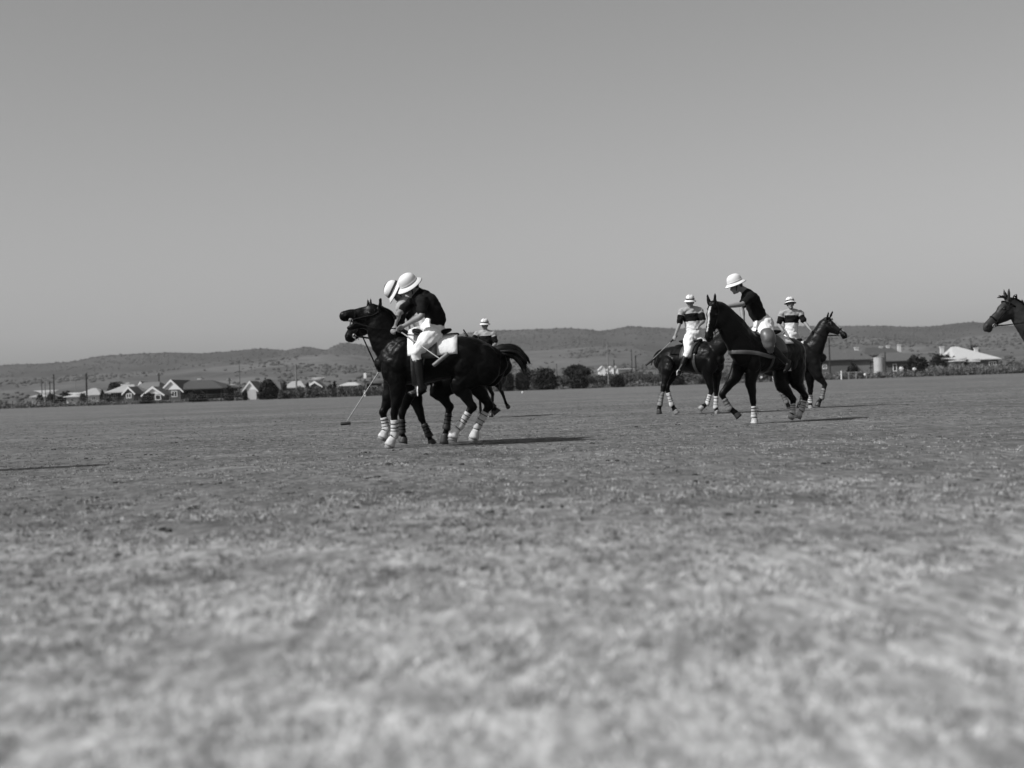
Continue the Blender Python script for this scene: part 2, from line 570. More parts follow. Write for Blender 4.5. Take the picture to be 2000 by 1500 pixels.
def hill_trees(name, hn, N, smin, smax, m_, seed, thr, label, tmax=1.0, tmin=0.0, ridge=0):
    """rounded scrub crowns seated on the hill"""
    XX, YY, ZZ = HILL[hn]
    rng = np.random.default_rng(seed)
    t = (1 + 5 ** .5) / 2
    ico = np.array([(-1, t, 0), (1, t, 0), (-1, -t, 0), (1, -t, 0), (0, -1, t), (0, 1, t), (0, -1, -t), (0, 1, -t), (t, 0, -1), (t, 0, 1), (-t, 0, -1), (-t, 0, 1)], float)
    ico /= np.linalg.norm(ico[0])
    tri = np.array([(0, 11, 5), (0, 5, 1), (0, 1, 7), (0, 7, 10), (0, 10, 11), (1, 5, 9), (5, 11, 4), (11, 10, 2), (10, 7, 6), (7, 1, 8), (3, 9, 4), (3, 4, 2), (3, 2, 6), (3, 6, 8), (3, 8, 9), (4, 9, 5), (2, 4, 11), (6, 2, 10), (8, 6, 7), (9, 8, 1)])
    R, C_ = XX.shape
    rows = 46
    r = (rng.uniform(tmin, tmax, N * 3)) * (rows - 2)
    if ridge:
        r[:ridge] = rows - 1 - rng.uniform(0, 1.2, ridge)
    r = np.minimum(r, rows - 1.01)
    c = rng.uniform(0, C_ - 1.01, N * 3)
    ri = r.astype(int); ci = c.astype(int)
    fx = c - ci; fr = r - ri
    X = XX[ri, ci] * (1 - fx) + XX[ri, ci + 1] * fx
    Y = YY[ri, ci] * (1 - fr) + YY[ri + 1, ci] * fr
    Z = (ZZ[ri, ci] * (1 - fx) + ZZ[ri, ci + 1] * fx) * (1 - fr) + (ZZ[ri + 1, ci] * (1 - fx) + ZZ[ri + 1, ci + 1] * fx) * fr
    dens = fbm(X / 90, Y / 140, seed, 3) + rng.normal(0, .08, len(X))
    k = dens > thr
    if ridge: k[:ridge] = True
    k = np.nonzero(k)[0][:N + ridge]
    X, Y, Z = X[k], Y[k], Z[k]
    n = len(X)
    s = rng.uniform(smin, smax, n)
    V = ico[None] * (s[:, None, None] * rng.uniform(.75, 1.25, (n, 12, 1)))
    V[:, :, 0] *= rng.uniform(.9, 1.5, n)[:, None]
    V[:, :, 0] += X[:, None]; V[:, :, 1] += Y[:, None]; V[:, :, 2] = V[:, :, 2] * .8 + Z[:, None] + s[:, None] * .3
    F = (tri[None] + (np.arange(n) * 12)[:, None, None]).reshape(-1, 3)
    o = link(name, np_mesh(name, V.reshape(-1, 3), F), m_, smooth=True)
    tag(o, label, kind='stuff')


scrub_far = mat('scrub_far', 0.056, 1.0, 0.15, 0.05, 0.0)
scrub_mid = mat('scrub_mid', 0.062, 1.0, 0.3, 0.08, 0.0)
hill_trees('ridge_trees', 'hills', 9000, .8, 2.2, scrub_far, 5, 0.0, 'scrub trees covering the far ridge', ridge=1100)
hill_trees('foothill_trees', 'foothills', 4600, .6, 1.9, scrub_mid, 6, 0.04, 'scattered scrub trees on the foothills', tmin=.15)
hill_trees('slope_shrubs', 'lower_slopes', 900, 0.6, 1.5, scrub_mid, 8, 0.05, 'loose scrub on the low slope', tmin=.2)


# ---- thin summer haze: one even body of air round the whole place
hb = MB().box((-3650, -90, -8), (3650, 5400, 240)).mesh('haze')
hm = bpy.data.materials.new('haze_air'); hm.use_nodes = True
ht = hm.node_tree; ht.nodes.clear()
pv = ht.nodes.new('ShaderNodeVolumePrincipled')
pv.inputs['Color'].default_value = (.9, .9, .9, 1)
pv.inputs['Density'].default_value = 0.00006
ho = ht.nodes.new('ShaderNodeOutputMaterial')
ht.links.new(pv.outputs[0], ho.inputs['Volume'])
tag(link('haze', hb, hm), 'thin pale haze over the hills', kind='stuff')

# ================================================================== HOUSES, TREES, FENCE behind the field
M['roof_pale'] = mat('roof_pale', 0.30, 0.8, 0.1, 3, 0.2, stretch=(1, .3, .3))
M['roof_white'] = mat('roof_white', 0.40, 0.7, 0.07, 3, 0.2)
M['roof_grey'] = mat('roof_grey', 0.14, 0.8, 0.12, 3, 0.2)
M['roof_dark'] = mat('roof_dark', 0.062, 0.85, 0.14, 3, 0.2)
M['roof_mid'] = mat('roof_mid', 0.088, 0.85, 0.14, 3, 0.2)
M['render_white'] = mat('render_white', 0.50, 0.9, 0.06, 3, 0.1)
M['brick_wall'] = mat('brick_wall', 0.10, 0.9, 0.12, 6, 0.1)
M['brick_pale'] = mat('brick_pale', 0.17, 0.9, 0.1, 6, 0.1)
M['paint_white'] = mat('paint_white', 0.75, 0.7, 0.05, 5, 0.2)
M['glass_dark'] = mat('glass_dark', 0.02, 0.15, 0.1, 5, 0.6)
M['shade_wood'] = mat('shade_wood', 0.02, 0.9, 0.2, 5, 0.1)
M['pole_wood'] = mat('pole_wood', 0.035, 0.9, 0.25, 6, 0.1)
M['pole_pale'] = mat('pole_pale', 0.17, 0.9, 0.2, 6, 0.1)
M['wire'] = mat('wire', 0.16, 0.5, 0.1, 6, 0.4)
M['leaf_dark'] = mat('leaf_dark', 0.016, 0.8, 0.35, 1.2, 0.2)
M['leaf_mid'] = mat('leaf_mid', 0.055, 0.8, 0.35, 1.2, 0.2)
M['leaf_dry'] = mat('leaf_dry', 0.11, 0.9, 0.35, 0.8, 0.1)
M['bark'] = mat('bark', 0.06, 0.9, 0.3, 6, 0.1)


def sz(p, Y):
    return p * Y / FOC


def win(parent, x, z, w, h, y, bars=1):
    """window on the wall that faces the field"""
    t = 0.10
    f = MB()
    f.box((x - w / 2 - t, y - .07, z - h / 2 - t), (x + w / 2 + t, y + .02, z - h / 2))
    f.box((x - w / 2 - t, y - .07, z + h / 2), (x + w / 2 + t, y + .02, z + h / 2 + t))
    f.box((x - w / 2 - t, y - .07, z - h / 2), (x - w / 2, y + .02, z + h / 2))
    f.box((x + w / 2, y - .07, z - h / 2), (x + w / 2 + t, y + .02, z + h / 2))
    for i in range(bars):
        bx = x - w / 2 + w * (i + 1) / (bars + 1)
        f.box((bx - .04, y - .06, z - h / 2), (bx + .04, y, z + h / 2))
    fo = f.build('window', M['paint_white'], parent)
    MB().box((x - w / 2, y - .03, z - h / 2), (x + w / 2, y + .01, z + h / 2)).build('pane', M['glass_dark'], fo)


def chimney_at(parent, x, y, z0, z1, w=.55, m_='render_white'):
    MB().box((x - w / 2, y - w / 2, z0), (x + w / 2, y + w / 2, z1)).box((x - w * .62, y - w * .62, z1), (x + w * .62, y + w * .62, z1 + .14)).build('chimney', M[m_], parent)


def gable_roof(parent, x0, x1, y0, y1, ze, zr, m_, ov=.45, th=.14, barge='paint_white'):
    """ridge along y; gable end faces the camera"""
    xm = (x0 + x1) / 2
    sl = (zr - ze) / (xm - x0)
    e0, e1, zz = x0 - ov, x1 + ov, ze - ov * sl
    b = MB()
    for ya, yb in ((y0 - .16, y1 + ov),):
        vs = []
        for y in (ya, yb):
            vs += [(e0, y, zz), (xm, y, zr), (e1, y, zz), (e1, y, zz + th), (xm, y, zr + th * 1.2), (e0, y, zz + th)]
        b.add(vs, [(0, 1, 4, 5), (1, 2, 3, 4), (11, 10, 7, 6), (10, 9, 8, 7), (0, 6, 7, 1), (1, 7, 8, 2), (5, 4, 10, 11), (4, 3, 9, 10), (0, 5, 11, 6), (2, 8, 9, 3)])
    r = b.build('roof', M[m_], parent)
    if barge:
        bb = MB()
        y = y0 - .16
        w = .17
        vs = []
        for yy in (y - .06, y - .003):
            vs += [(e0, yy, zz - w * .6), (xm, yy, zr - w), (e1, yy, zz - w * .6), (e1, yy, zz + th + .03), (xm, yy, zr + th * 1.3 + .03), (e0, yy, zz + th + .03)]
        bb.add(vs, [(0, 1, 4, 5), (1, 2, 3, 4), (11, 10, 7, 6), (10, 9, 8, 7), (0, 6, 7, 1), (1, 7, 8, 2), (5, 4, 10, 11), (4, 3, 9, 10), (0, 5, 11, 6), (2, 8, 9, 3)])
        bb.build('bargeboard', M[barge], parent)
    return r


def gable_wall(parent, x0, x1, y0, y1, ze, zr, m_, gable_m=None):
    xm = (x0 + x1) / 2
    MB().box((x0, y0, 0), (x1, y1, ze)).build('wall', M[m_], parent)
    b = MB()
    vs = [(x0 - .004, y0 - .006, ze), (x1 + .004, y0 - .006, ze), (xm, y0 - .006, zr - .02), (x0 - .004, y1, ze), (x1 + .004, y1, ze), (xm, y1, zr - .02)]
    b.add(vs, [(0, 1, 2), (5, 4, 3), (0, 3, 4, 1), (1, 4, 5, 2), (2, 5, 3, 0)])
    b.build('gable', M[gable_m or m_], parent)


def hip_roof(parent, x0, x1, y0, y1, ze, zr, rx0, rx1, m_, ov=.5, name='roof'):
    ym = (y0 + y1) / 2
    X0, X1, Y0, Y1 = x0 - ov, x1 + ov, y0 - ov, y1 + ov
    vs = [(X0, Y0, ze), (X1, Y0, ze), (X1, Y1, ze), (X0, Y1, ze), (X0, Y0, ze + .14), (X1, Y0, ze + .14), (X1, Y1, ze + .14), (X0, Y1, ze + .14), (rx0, ym, zr), (rx1, ym, zr)]
    return MB().add(vs, [(3, 2, 1, 0), (0, 1, 5, 4), (1, 2, 6, 5), (2, 3, 7, 6), (3, 0, 4, 7), (4, 5, 9, 8), (5, 6, 9), (6, 7, 8, 9), (7, 4, 8)]).build(name, M[m_], parent)


def hz(px, py, Y):
    return wp(px, py, Y).z


def hx(px, Y):
    return wp(px, 754, Y).x


def house_origin(px, Y):
    return (0, 0, 0)


def rel(e):
    """children are given in world metres: put the empty's inverse on them"""
    inv = Matrix.Translation(e.location).inverted()
    for c in e.children:
        c.matrix_parent_inverse = inv


def bungalow(px0, px1, eave, ridge, Y, depth, kind, label, wall='brick_wall', roof='roof_grey', gable_m=None, rpx=None, wins=(), chims=(), verandah=False, barge='paint_white', ov=.45, cat='house'):
    x0, x1 = hx(px0, Y), hx(px1, Y)
    pm = (px0 + px1) / 2
    ze, zr = hz(pm, eave, Y), hz(pm, ridge, Y)
    e = thing('bungalow', ((x0 + x1) / 2, Y, 0), label, cat)
    if kind == 'gable':
        gable_wall(e, x0, x1, Y, Y + depth, ze, zr, wall, gable_m)
        gable_roof(e, x0, x1, Y, Y + depth, ze, zr, roof, ov=ov, barge=barge)
    else:
        MB().box((x0, Y, 0), (x1, Y + depth, ze)).build('wall', M[wall], e)
        r0, r1 = (hx(rpx[0], Y), hx(rpx[1], Y)) if rpx else (x0 + depth / 2, x1 - depth / 2)
        hip_roof(e, x0, x1, Y - (2.2 if verandah else 0), Y + depth, ze, zr, r0, r1, roof, ov)
        if verandah:
            n = max(3, int((x1 - x0) / 2.8))
            for i in range(n + 1):
                xx = x0 + (x1 - x0) * i / n
                MB().box((xx - .07, Y - 2.15, 0), (xx + .07, Y - 2.02, ze - .003)).build('verandah_post', M['pole_wood'], e)
    for (wx, wy, ww, wh, nb) in wins:
        win(e, hx(wx, Y), hz(wx, wy, Y), sz(ww, Y), sz(wh, Y), Y, nb)
    for (cx, cy, ct) in chims:
        chimney_at(e, hx(cx, Y), Y + depth * .45, max(.5, ze), hz(cx, ct, Y), .6)
    rel(e)
    return e


# left row
bungalow(62, 92, 776, 762, 262, 7, 'hip', 'pale hip-roofed cottage at the far left end of the row of houses', 'render_white', 'roof_pale', wins=[(80, 781, 8, 5, 1)])
bungalow(129, 152, 776, 767, 250, 5, 'hip', 'small white cottage beside the telegraph pole, left of the pale pyramid roof', 'render_white', 'roof_white', wins=[(140, 781, 5, 5, 1)])
bungalow(150, 193, 773, 758, 262, 9, 'hip', 'cottage with a pale pyramid roof and white walls', 'render_white', 'roof_pale', rpx=(166, 174), wins=[(160, 778, 6, 5, 1), (182, 778, 6, 5, 1)])
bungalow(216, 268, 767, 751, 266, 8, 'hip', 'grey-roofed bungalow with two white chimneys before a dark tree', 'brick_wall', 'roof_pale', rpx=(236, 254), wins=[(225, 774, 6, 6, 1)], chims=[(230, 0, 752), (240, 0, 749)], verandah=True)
bungalow(241, 260, 767, 757, 250, 6, 'gable', 'small brick bungalow front with a grey gable and white-framed window', 'brick_wall', 'roof_grey', wins=[(251, 773, 8, 7, 1)], ov=.3)
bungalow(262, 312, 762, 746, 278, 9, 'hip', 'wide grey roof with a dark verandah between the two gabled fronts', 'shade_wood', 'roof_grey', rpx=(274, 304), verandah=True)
bungalow(268, 281, 756, 747, 290, 5, 'gable', 'little white gable peeping above the grey roofs', 'render_white', 'roof_grey', ov=.3)
bungalow(280, 316, 770, 757, 240, 5, 'gable', 'low porch with a white gable and arched side behind a dark bush', 'brick_wall', 'roof_mid', gable_m='paint_white', wins=[(308, 776, 9, 8, 0)], ov=.4)
bungalow(316, 352, 761, 743.5, 247, 14, 'gable', 'large brick bungalow front with a tall white gable and white window', 'brick_wall', 'roof_dark', gable_m='paint_white', wins=[(340, 769.5, 9, 9, 1)], ov=.5)
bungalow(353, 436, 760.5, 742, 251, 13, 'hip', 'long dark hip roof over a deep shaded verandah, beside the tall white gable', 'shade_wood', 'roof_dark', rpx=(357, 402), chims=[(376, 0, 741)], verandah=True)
bungalow(424, 442, 758, 751, 290, 6, 'hip', 'distant pale roof just right of the long dark roof', 'render_white', 'roof_pale')
bungalow(476, 500, 761, 746, 262, 9, 'gable', 'white steep gable left of the big round tree', 'render_white', 'roof_grey', gable_m='paint_white', ov=.35)
bungalow(499, 545, 762, 745, 272, 8, 'hip', 'plain grey roof behind the big round tree', 'brick_wall', 'roof_mid', rpx=(508, 540))
bungalow(558, 592, 758, 744, 276, 8, 'hip', 'pale hip roof behind the scrub and the pale pole', 'brick_pale', 'roof_pale', rpx=(565, 582))
bungalow(603, 626, 754, 746, 285, 7, 'gable', 'low grey gable rising out of the scrub', 'brick_wall', 'roof_mid', ov=.35)
bungalow(666, 698, 754, 746.5, 280, 7, 'hip', 'pale bow-shaped roof above the scrub left of the white post', 'brick_wall', 'roof_white', rpx=(675, 690))
bungalow(604, 624, 742, 737, 420, 8, 'hip', 'far pale roof high on the slope behind the scrub', 'render_white', 'roof_pale')
bungalow(716, 740, 749, 743, 262, 6, 'hip', 'small dark-walled hut with white window frames behind the white post', 'shade_wood', 'roof_mid', wins=[(727, 760, 3.5, 11, 0), (734, 760, 3.5, 11, 0)])
# white cluster in the middle distance, by the tall pole
bungalow(1172, 1184, 722, 716, 330, 6, 'gable', 'small white shed left of the tall slender pole', 'render_white', 'roof_white', ov=.2, barge=None)
bungalow(1189, 1200, 722, 716, 326, 6, 'gable', 'bright white shed just right of the tall slender pole', 'paint_white', 'roof_white', ov=.2, barge=None)
bungalow(1201, 1208, 723, 716, 332, 6, 'gable', 'narrow white shed at the right end of the white cluster', 'paint_white', 'roof_white', ov=.2, barge=None)
bungalow(1209, 1236, 721.5, 719.5, 340, 4, 'hip', 'long low white roof edge beyond the scrub', 'render_white', 'roof_white')
# right side
bungalow(1600, 1664, 704, 676, 262, 14, 'hip', 'broad dark roof with a dark eave beside the tall bare pole', 'brick_wall', 'roof_mid', rpx=(1618, 1652), verandah=False, wins=[(1612, 716, 6, 7, 1)])
bungalow(1665, 1706, 703, 680, 266, 13, 'hip', 'wide low dark roof with a pale gutter left of the water tank', 'brick_pale', 'roof_mid', rpx=(1668, 1688), chims=[(1690, 0, 678)])
bungalow(1692, 1760, 694, 677, 300, 9, 'hip', 'far roofs with a white chimney above the timber shed', 'brick_wall', 'roof_dark', rpx=(1704, 1752), chims=[(1733, 0, 677), (1747, 0, 675), (1769, 0, 673)])
shed = bungalow(1731, 1776, 706, 687.5, 246, 7, 'hip', 'grey timber shed with a long plain roof right of the water tank', 'brick_wall', 'roof_mid', rpx=(1733, 1774), wins=[(1749, 718, 5, 12, 0)], cat='shed')
bungalow(1872, 1952, 703, 674.5, 268, 12, 'hip', 'large white-roofed house with two white chimneys at the far right', 'brick_wall', 'roof_white', rpx=(1880, 1892), wins=[(1905, 710, 9, 8, 1), (1940, 710, 12, 6, 2)], chims=[(1859, 0, 677), (1927, 0, 679)], verandah=False)
bungalow(1866, 1884, 706, 698, 256, 6, 'hip', 'low white-roofed wing at the left front of the large white roof', 'brick_pale', 'roof_white', ov=.3)
bungalow(1890, 1912, 707, 700, 257, 6, 'hip', 'low white-roofed porch before the middle of the large white roof', 'brick_pale', 'roof_white', ov=.3)


# ---- trees, bushes
def leaf_cloud(lumps, n, s, rng):
    """lumps: list of (cx,cy,cz,rx,ry,rz); returns quads"""
    vol = np.array([l[3] * l[4] * l[5] for l in lumps]) ** .7
    pick = rng.choice(len(lumps), n, p=vol / vol.sum())
    L = np.array(lumps)[pick]
    d = rng.normal(size=(n, 3)); d /= np.linalg.norm(d, axis=1)[:, None]
    r = rng.uniform(.55, 1.04, n) ** .6
    r = np.where(rng.uniform(0, 1, n) < .16, r * rng.uniform(1.0, 1.28, n), r)
    P = L[:, :3] + d * L[:, 3:] * r[:, None]
    a = rng.normal(size=(n, 3)); a /= np.linalg.norm(a, axis=1)[:, None]
    b = np.cross(a, rng.normal(size=(n, 3))); b /= np.linalg.norm(b, axis=1)[:, None]
    q = s * rng.uniform(.5, 1.4, n)[:, None]
    V = np.stack([P - a * q, P + b * q * .5, P + a * q, P - b * q * .5], 1)
    V[:, :, 2] = np.maximum(V[:, :, 2], 0.02)
    return V.reshape(-1, 3), np.arange(n * 4).reshape(-1, 4)


def plant(px, top, w, Y, label, cat='bush', m_='leaf_dark', n=1500, s=.22, low=True, lumps=None, flat=1.0, seed=None, group=None, name=None, base_h=None):
    rng = np.random.default_rng(int(px * 7 + Y))
    H = hz(px, top, Y); W = sz(w, Y) / 2
    x = hx(px, Y)
    e = thing(name or ('shade_tree' if cat == 'tree' else 'round_bush'), (x, Y, 0), label, cat, group)
    ls = []
    zb = 0.0 if low else (base_h if base_h is not None else H * .45)
    k = lumps or 7
    hh = (H - zb)
    for i in range(k):
        a = rng.uniform(0, 6.28); rr = rng.uniform(0.0, .55) * W
        z = zb + hh * rng.uniform(.32, .66)
        sx = W * rng.uniform(.42, .62)
        ls.append((math.cos(a) * rr, math.sin(a) * rr * .8, z, sx, sx, min(hh * rng.uniform(.28, .42), H - z)))
    ls.append((0, 0, zb + hh * .45, W * .72, W * .6, hh * .46))
    ls.append((W * rng.uniform(-.2, .2), 0, zb + hh * .62, W * .45, W * .45, hh * .38))
    if low:
        ls.append((0, 0, hh * .2, W * .9, W * .7, hh * .25))
    V, F = leaf_cloud(ls, n, s, rng)
    link('crown', np_mesh('crown', V, F), M[m_], e)
    t = MB()
    th = max(zb + hh * .5, .4)
    t.tube([(0, 0, 0), (.05, 0, th * .5), (0, 0, th)], [.16 if not low else .1, .12 if not low else .07, .05], sub=1, seg=7)
    for i in range(4):
        a = i * 1.6 + rng.uniform(0, 1)
        t.tube([(0.02, 0, th * .55), (math.cos(a) * W * .45, math.sin(a) * W * .4, zb + hh * .6)], [.06, .02], sub=1, seg=5)
    t.build('trunk', M['bark'], e)
    return e


plant(225, 746, 44, 285, 'wide dark tree behind the grey-roofed bungalow with chimneys', 'tree', low=False, base_h=.6, n=2200)
plant(126, 763, 34, 275, 'low dark tree behind the small white cottage', 'tree', low=True, n=1200)
plant(77, 770, 18, 245, 'grey bush before the pale cottage at the far left', m_='leaf_mid', n=700)
plant(99, 768, 18, 248, 'mid-grey bush between the leftmost poles', m_='leaf_mid', n=700)
plant(114, 775, 20, 236, 'low dark bush left of the small white cottage', n=700)
plant(161, 768, 14, 246, 'small rounded bush before the pale pyramid roof', m_='leaf_mid', n=500)
plant(199, 762, 10, 252, 'upright dark bush right of the pale pyramid roof', n=500)
plant(208, 768, 16, 248, 'loose grey bush beside the grey-roofed bungalow', m_='leaf_mid', n=600)
plant(286, 768, 27, 228, 'dark round bush in front of the low white-gabled porch', n=1300)
plant(386, 762, 40, 228, 'dark round bush in front of the shaded verandah', n=1900)
plant(447, 755, 20, 228, 'tall narrow dark bush at the right end of the dark roof', n=1100)
plant(478, 761, 11, 228, 'small upright dark bush below the steep white gable', n=500)
plant(522, 740, 44, 229, 'big dark round-crowned tree between the white gable and the pale pole', 'tree', n=3600, low=True)
plant(463, 763, 20, 246, 'low grey bush between two dark bushes', m_='leaf_mid', n=600)
plant(644, 750, 16, 250, 'dark loose bush rising out of the left scrub', m_='leaf_mid', n=700)
plant(556, 745, 9, 262, 'slim dark cypress left of the pale hip roof', n=400)
plant(601, 745, 8, 270, 'slim dark shrub right of the pale hip roof', n=350)
plant(654, 741, 7, 275, 'thin dark shrub left of the bow-shaped pale roof', n=300)
plant(992, 727, 32, 229, 'round dark bush just right of the ponies at the left', n=1900)
plant(1021, 719, 34, 230, 'dark bush under the streaming tail', n=2200)
plant(1066, 718, 58, 229, 'widest dark bush of the clump right of the streaming tail', n=3600)
plant(1130, 712, 56, 234, 'flat-topped dark tree spreading above a bush', 'tree', low=False, base_h=1.9, n=2400)
plant(1130, 723, 40, 229, 'dark round bush under the flat-topped tree', n=2400)
plant(1207, 733, 30, 230, 'dark low bush beside the leaning plank', n=1500)
plant(1322, 727, 36, 231, 'dark bush seen below the belly of the walking pony', n=1300)
plant(1376, 738, 24, 231, 'low dark bush between the legs of the walking pony', n=800)
plant(1500, 728, 34, 238, 'dark bush seen below the cantering pony', n=1300)
plant(1667, 710, 22, 234, 'dark rounded bush behind the white railed frame', n=1300)
plant(1785, 694, 40, 236, 'tall dark tree right of the timber shed', 'tree', n=2800)
plant(1802, 697, 28, 238, 'dark pointed tree beside the taller dark tree', 'tree', n=1800)
plant(1840, 689, 62, 262, 'wide dark tree before the large white roof', 'tree', n=3200)
plant(1930, 715, 20, 244, 'loose grey bush in the hedge at the far right', m_='leaf_mid', n=700)
plant(1985, 706, 40, 250, 'tall grey bush at the far right edge of the field', m_='leaf_mid', n=1200)
plant(1905, 674, 30, 300, 'dark tree crown behind the long white roof', 'tree', n=900)


def scrub(px0, px1, top0, top1, Y0, Y1, n, m_, label, s=.16, seed=1):
    rng = np.random.default_rng(seed)
    px = rng.uniform(px0, px1, n)
    Y = rng.uniform(Y0, Y1, n)
    f = (px - px0) / (px1 - px0)
    top = top0 + (top1 - top0) * f
    wave = 4.0 * np.sin(px * .11 + seed) * np.sin(px * .047 + 2 * seed) + 2.5 * np.sin(px * .31)
    H = np.array([wp(p, t, y).z for p, t, y in zip(px, top + wave + 2, Y)])
    H = np.maximum(H, .35) * rng.uniform(.55, 1.05, n)
    X = np.array([wp(p, 754, y).x for p, y in zip(px, Y)])
    # every stem cluster is a spray of narrow leaves
    k = 9
    X = np.repeat(X, k) + rng.normal(0, .22, n * k); Yk = np.repeat(Y, k) + rng.normal(0, .22, n * k)
    Z = np.repeat(H, k) * rng.uniform(0.02, 1, n * k)
    N = n * k
    P = np.stack([X, Yk, Z], 1)
    a = rng.normal(size=(N, 3)); a[:, 2] = np.abs(a[:, 2]) + .4; a /= np.linalg.norm(a, axis=1)[:, None]
    b = np.cross(a, rng.normal(size=(N, 3))); b /= np.linalg.norm(b, axis=1)[:, None]
    q = s * rng.uniform(.6, 1.8, N)[:, None]
    V = np.stack([P - a * q, P + b * q * .35, P + a * q, P - b * q * .35], 1)
    V[:, :, 2] = np.maximum(V[:, :, 2], .01)
    o = link('scrub', np_mesh('scrub', V.reshape(-1, 3), np.arange(N * 4).reshape(-1, 4)), M[m_], smooth=False)
    tag(o, label, kind='stuff')


scrub(-60, 470, 785, 780, 229, 240, 1500, 'leaf_dry', 'thin dry weeds along the fence before the houses', seed=2)
scrub(545, 745, 759, 755, 231, 250, 4200, 'leaf_mid', 'grey scrub along the left part of the field edge', seed=3)
scrub(540, 745, 775, 769, 231, 236, 500, 'leaf_dry', 'pale weeds at the foot of the left scrub', seed=4)
scrub(960, 1330, 736, 724, 236, 256, 6800, 'leaf_mid', 'grey scrub along the middle of the field edge', seed=5)
scrub(960, 1500, 752, 742, 232, 236, 900, 'leaf_dry', 'pale weeds along the middle fence line', seed=6)
scrub(1320, 1600, 728, 720, 236, 256, 3600, 'leaf_mid', 'grey scrub behind the group of ponies', seed=7)
scrub(1560, 1800, 727, 724, 231, 240, 1600, 'leaf_dry', 'dry weeds round the railed frame and tank', seed=8)
scrub(1810, 2080, 713, 708, 230, 252, 5200, 'leaf_dry', 'tall dry hedge at the right end of the field edge', seed=9)
scrub(1810, 2080, 716, 711, 240, 256, 1600, 'leaf_mid', 'darker scrub mixed into the right hedge', seed=10)


# ---- poles
def pole(px, top, Y, label, r=.13, m_='pole_wood', cross=None, group=None, name='telegraph_pole', cat='pole'):
    x = hx(px, Y); H = hz(px, top, Y)
    x = wp(px, top, Y).x
    e = thing(name, (x, Y, 0), label, cat, group)
    MB().tube([(0, 0, 0), (0, 0, H)], [r, r * .7], seg=10, sub=1, flat=True).build('shaft', M[m_], e)
    if cross:
        MB().box((-cross, -r - .06, H - .55), (cross, -r + .02, H - .43)).build('crossarm', M[m_], e)
        for sx in (-.85, .85):
            MB().tube([(sx * cross, -r - .02, H - .43), (sx * cross, -r - .02, H - .25)], [.05, .04], seg=6, sub=1, flat=True).build('insulator', M['render_white'], e)
    return e


pole(81, 741, 250, 'thin leftmost pole before the pale cottage', .07)
pole(88, 746, 255, 'thin pole second from the left edge', .06)
pole(97, 745, 238, 'short dark pole left of the tallest left pole', .09)
pole(104.5, 731, 232, 'tall dark pole third from the left, beside the low bushes', .11, cross=None)
pole(147, 737, 262, 'pale thin pole before the white cottage', .07, 'pole_pale')
pole(168, 729, 240, 'tall dark pole standing before the pale pyramid roof', .15)
pole(310, 728, 300, 'dark telegraph pole behind the tall white gable', .16, cross=.5)
pole(448, 738, 300, 'stubby dark pole behind the dark roof end', .14, cross=.5)
pole(467, 703, 330, 'very slender tall mast left of the steep white gable', .07)
pole(577.5, 711, 233, 'pale tall pole standing in the left scrub', .14, 'pole_pale')
pole(1186, 673, 236, 'very tall slender pole before the white sheds', .12, 'pole_pale')
pole(1199, 703, 322, 'thin dark pole between the white sheds', .14)
pole(1087, 710, 330, 'thin dark pole above the middle scrub', .09)
pole(1233, 682, 310, 'slender dark pole at the end of the white sheds', .11)
pole(1241, 694, 300, 'short thick dark pole beside the slender one', .16)
pole(1619, 660, 235, 'tall dark bare pole in front of the broad dark roof', .13)
pole(1896, 664, 330, 'thin mast behind the large white roof', .10)
pole(1682, 690, 268, 'short dark flue pole on the low dark roofs', .12)
pole(1728.5, 688, 240, 'dark pole between water tank and shed', .12)
pole(712.5, 762, 231, 'short white post at the field edge beside the small hut', .16, 'paint_white', name='white_post', cat='post')
# square white board on posts
x = hx(713, 240)
e = thing('white_board', (x, 240, 0), 'upright white board with a dark top rail raised beside the small hut', 'board')
zb, zt = hz(713, 739, 240), hz(713, 728, 240)
MB().box((-.16, -.04, zb), (.22, .02, zt)).build('board', M['paint_white'], e)
MB().box((-.2, -.05, zt), (1.15, .05, zt + .1)).build('rail', M['shade_wood'], e)
MB().box((-.05, .021, 0), (.06, .12, zt)).build('leg', M['pole_wood'], e)
MB().box((1.0, .021, 0), (1.1, .12, zt)).build('leg', M['pole_wood'], e)
# leaning plank
e = thing('leaning_plank', (hx(1235, 238), 238, 0), 'pale plank leaning against the scrub right of the dark low bush', 'plank')
a = wp(1218, 732, 238) - Vector(e.location); b_ = wp(1235, 748, 238) - Vector(e.location); b_.z = max(b_.z, .02)
MB().tube([b_, a], [(.06, .14), (.06, .14)], seg=6, sub=1, flat=True).build('plank', M['pole_pale'], e)

# ---- wire fence along the edge of the field
pm = MB().tube([(0, 0, 0), (0, 0, 1.15)], [.045, .04], seg=6, sub=1, flat=True).mesh('post')
pm.materials.append(M['pole_wood'])


def wire_fence(pa, pb, step, label):
    fence = thing('wire_fence', (hx((pa + pb) / 2, 226), 226, 0), label, 'fence')
    ox = fence.location.x
    px = pa
    while px < pb:
        o = bpy.data.objects.new('post', pm); COL.objects.link(o); o.parent = fence
        o.location = (hx(px, 226) - ox, random.uniform(-.1, .1), random.uniform(-.12, .05))
        o.rotation_euler = (random.uniform(-.04, .04), random.uniform(-.05, .05), 0)
        px += step * random.uniform(.85, 1.15)
    for z in (.45, .8, 1.08):
        MB().tube([(hx(pa, 226) - ox, 0, z), (hx(pb, 226) - ox, 0, z)], [.010, .010], seg=4, sub=1, flat=True).build('wire', M['wire'], fence)


wire_fence(-80, 470, 36, 'low post and wire fence before the row of houses at the left')
wire_fence(1625, 2090, 32, 'low post and wire fence before the hedge and tank at the right')

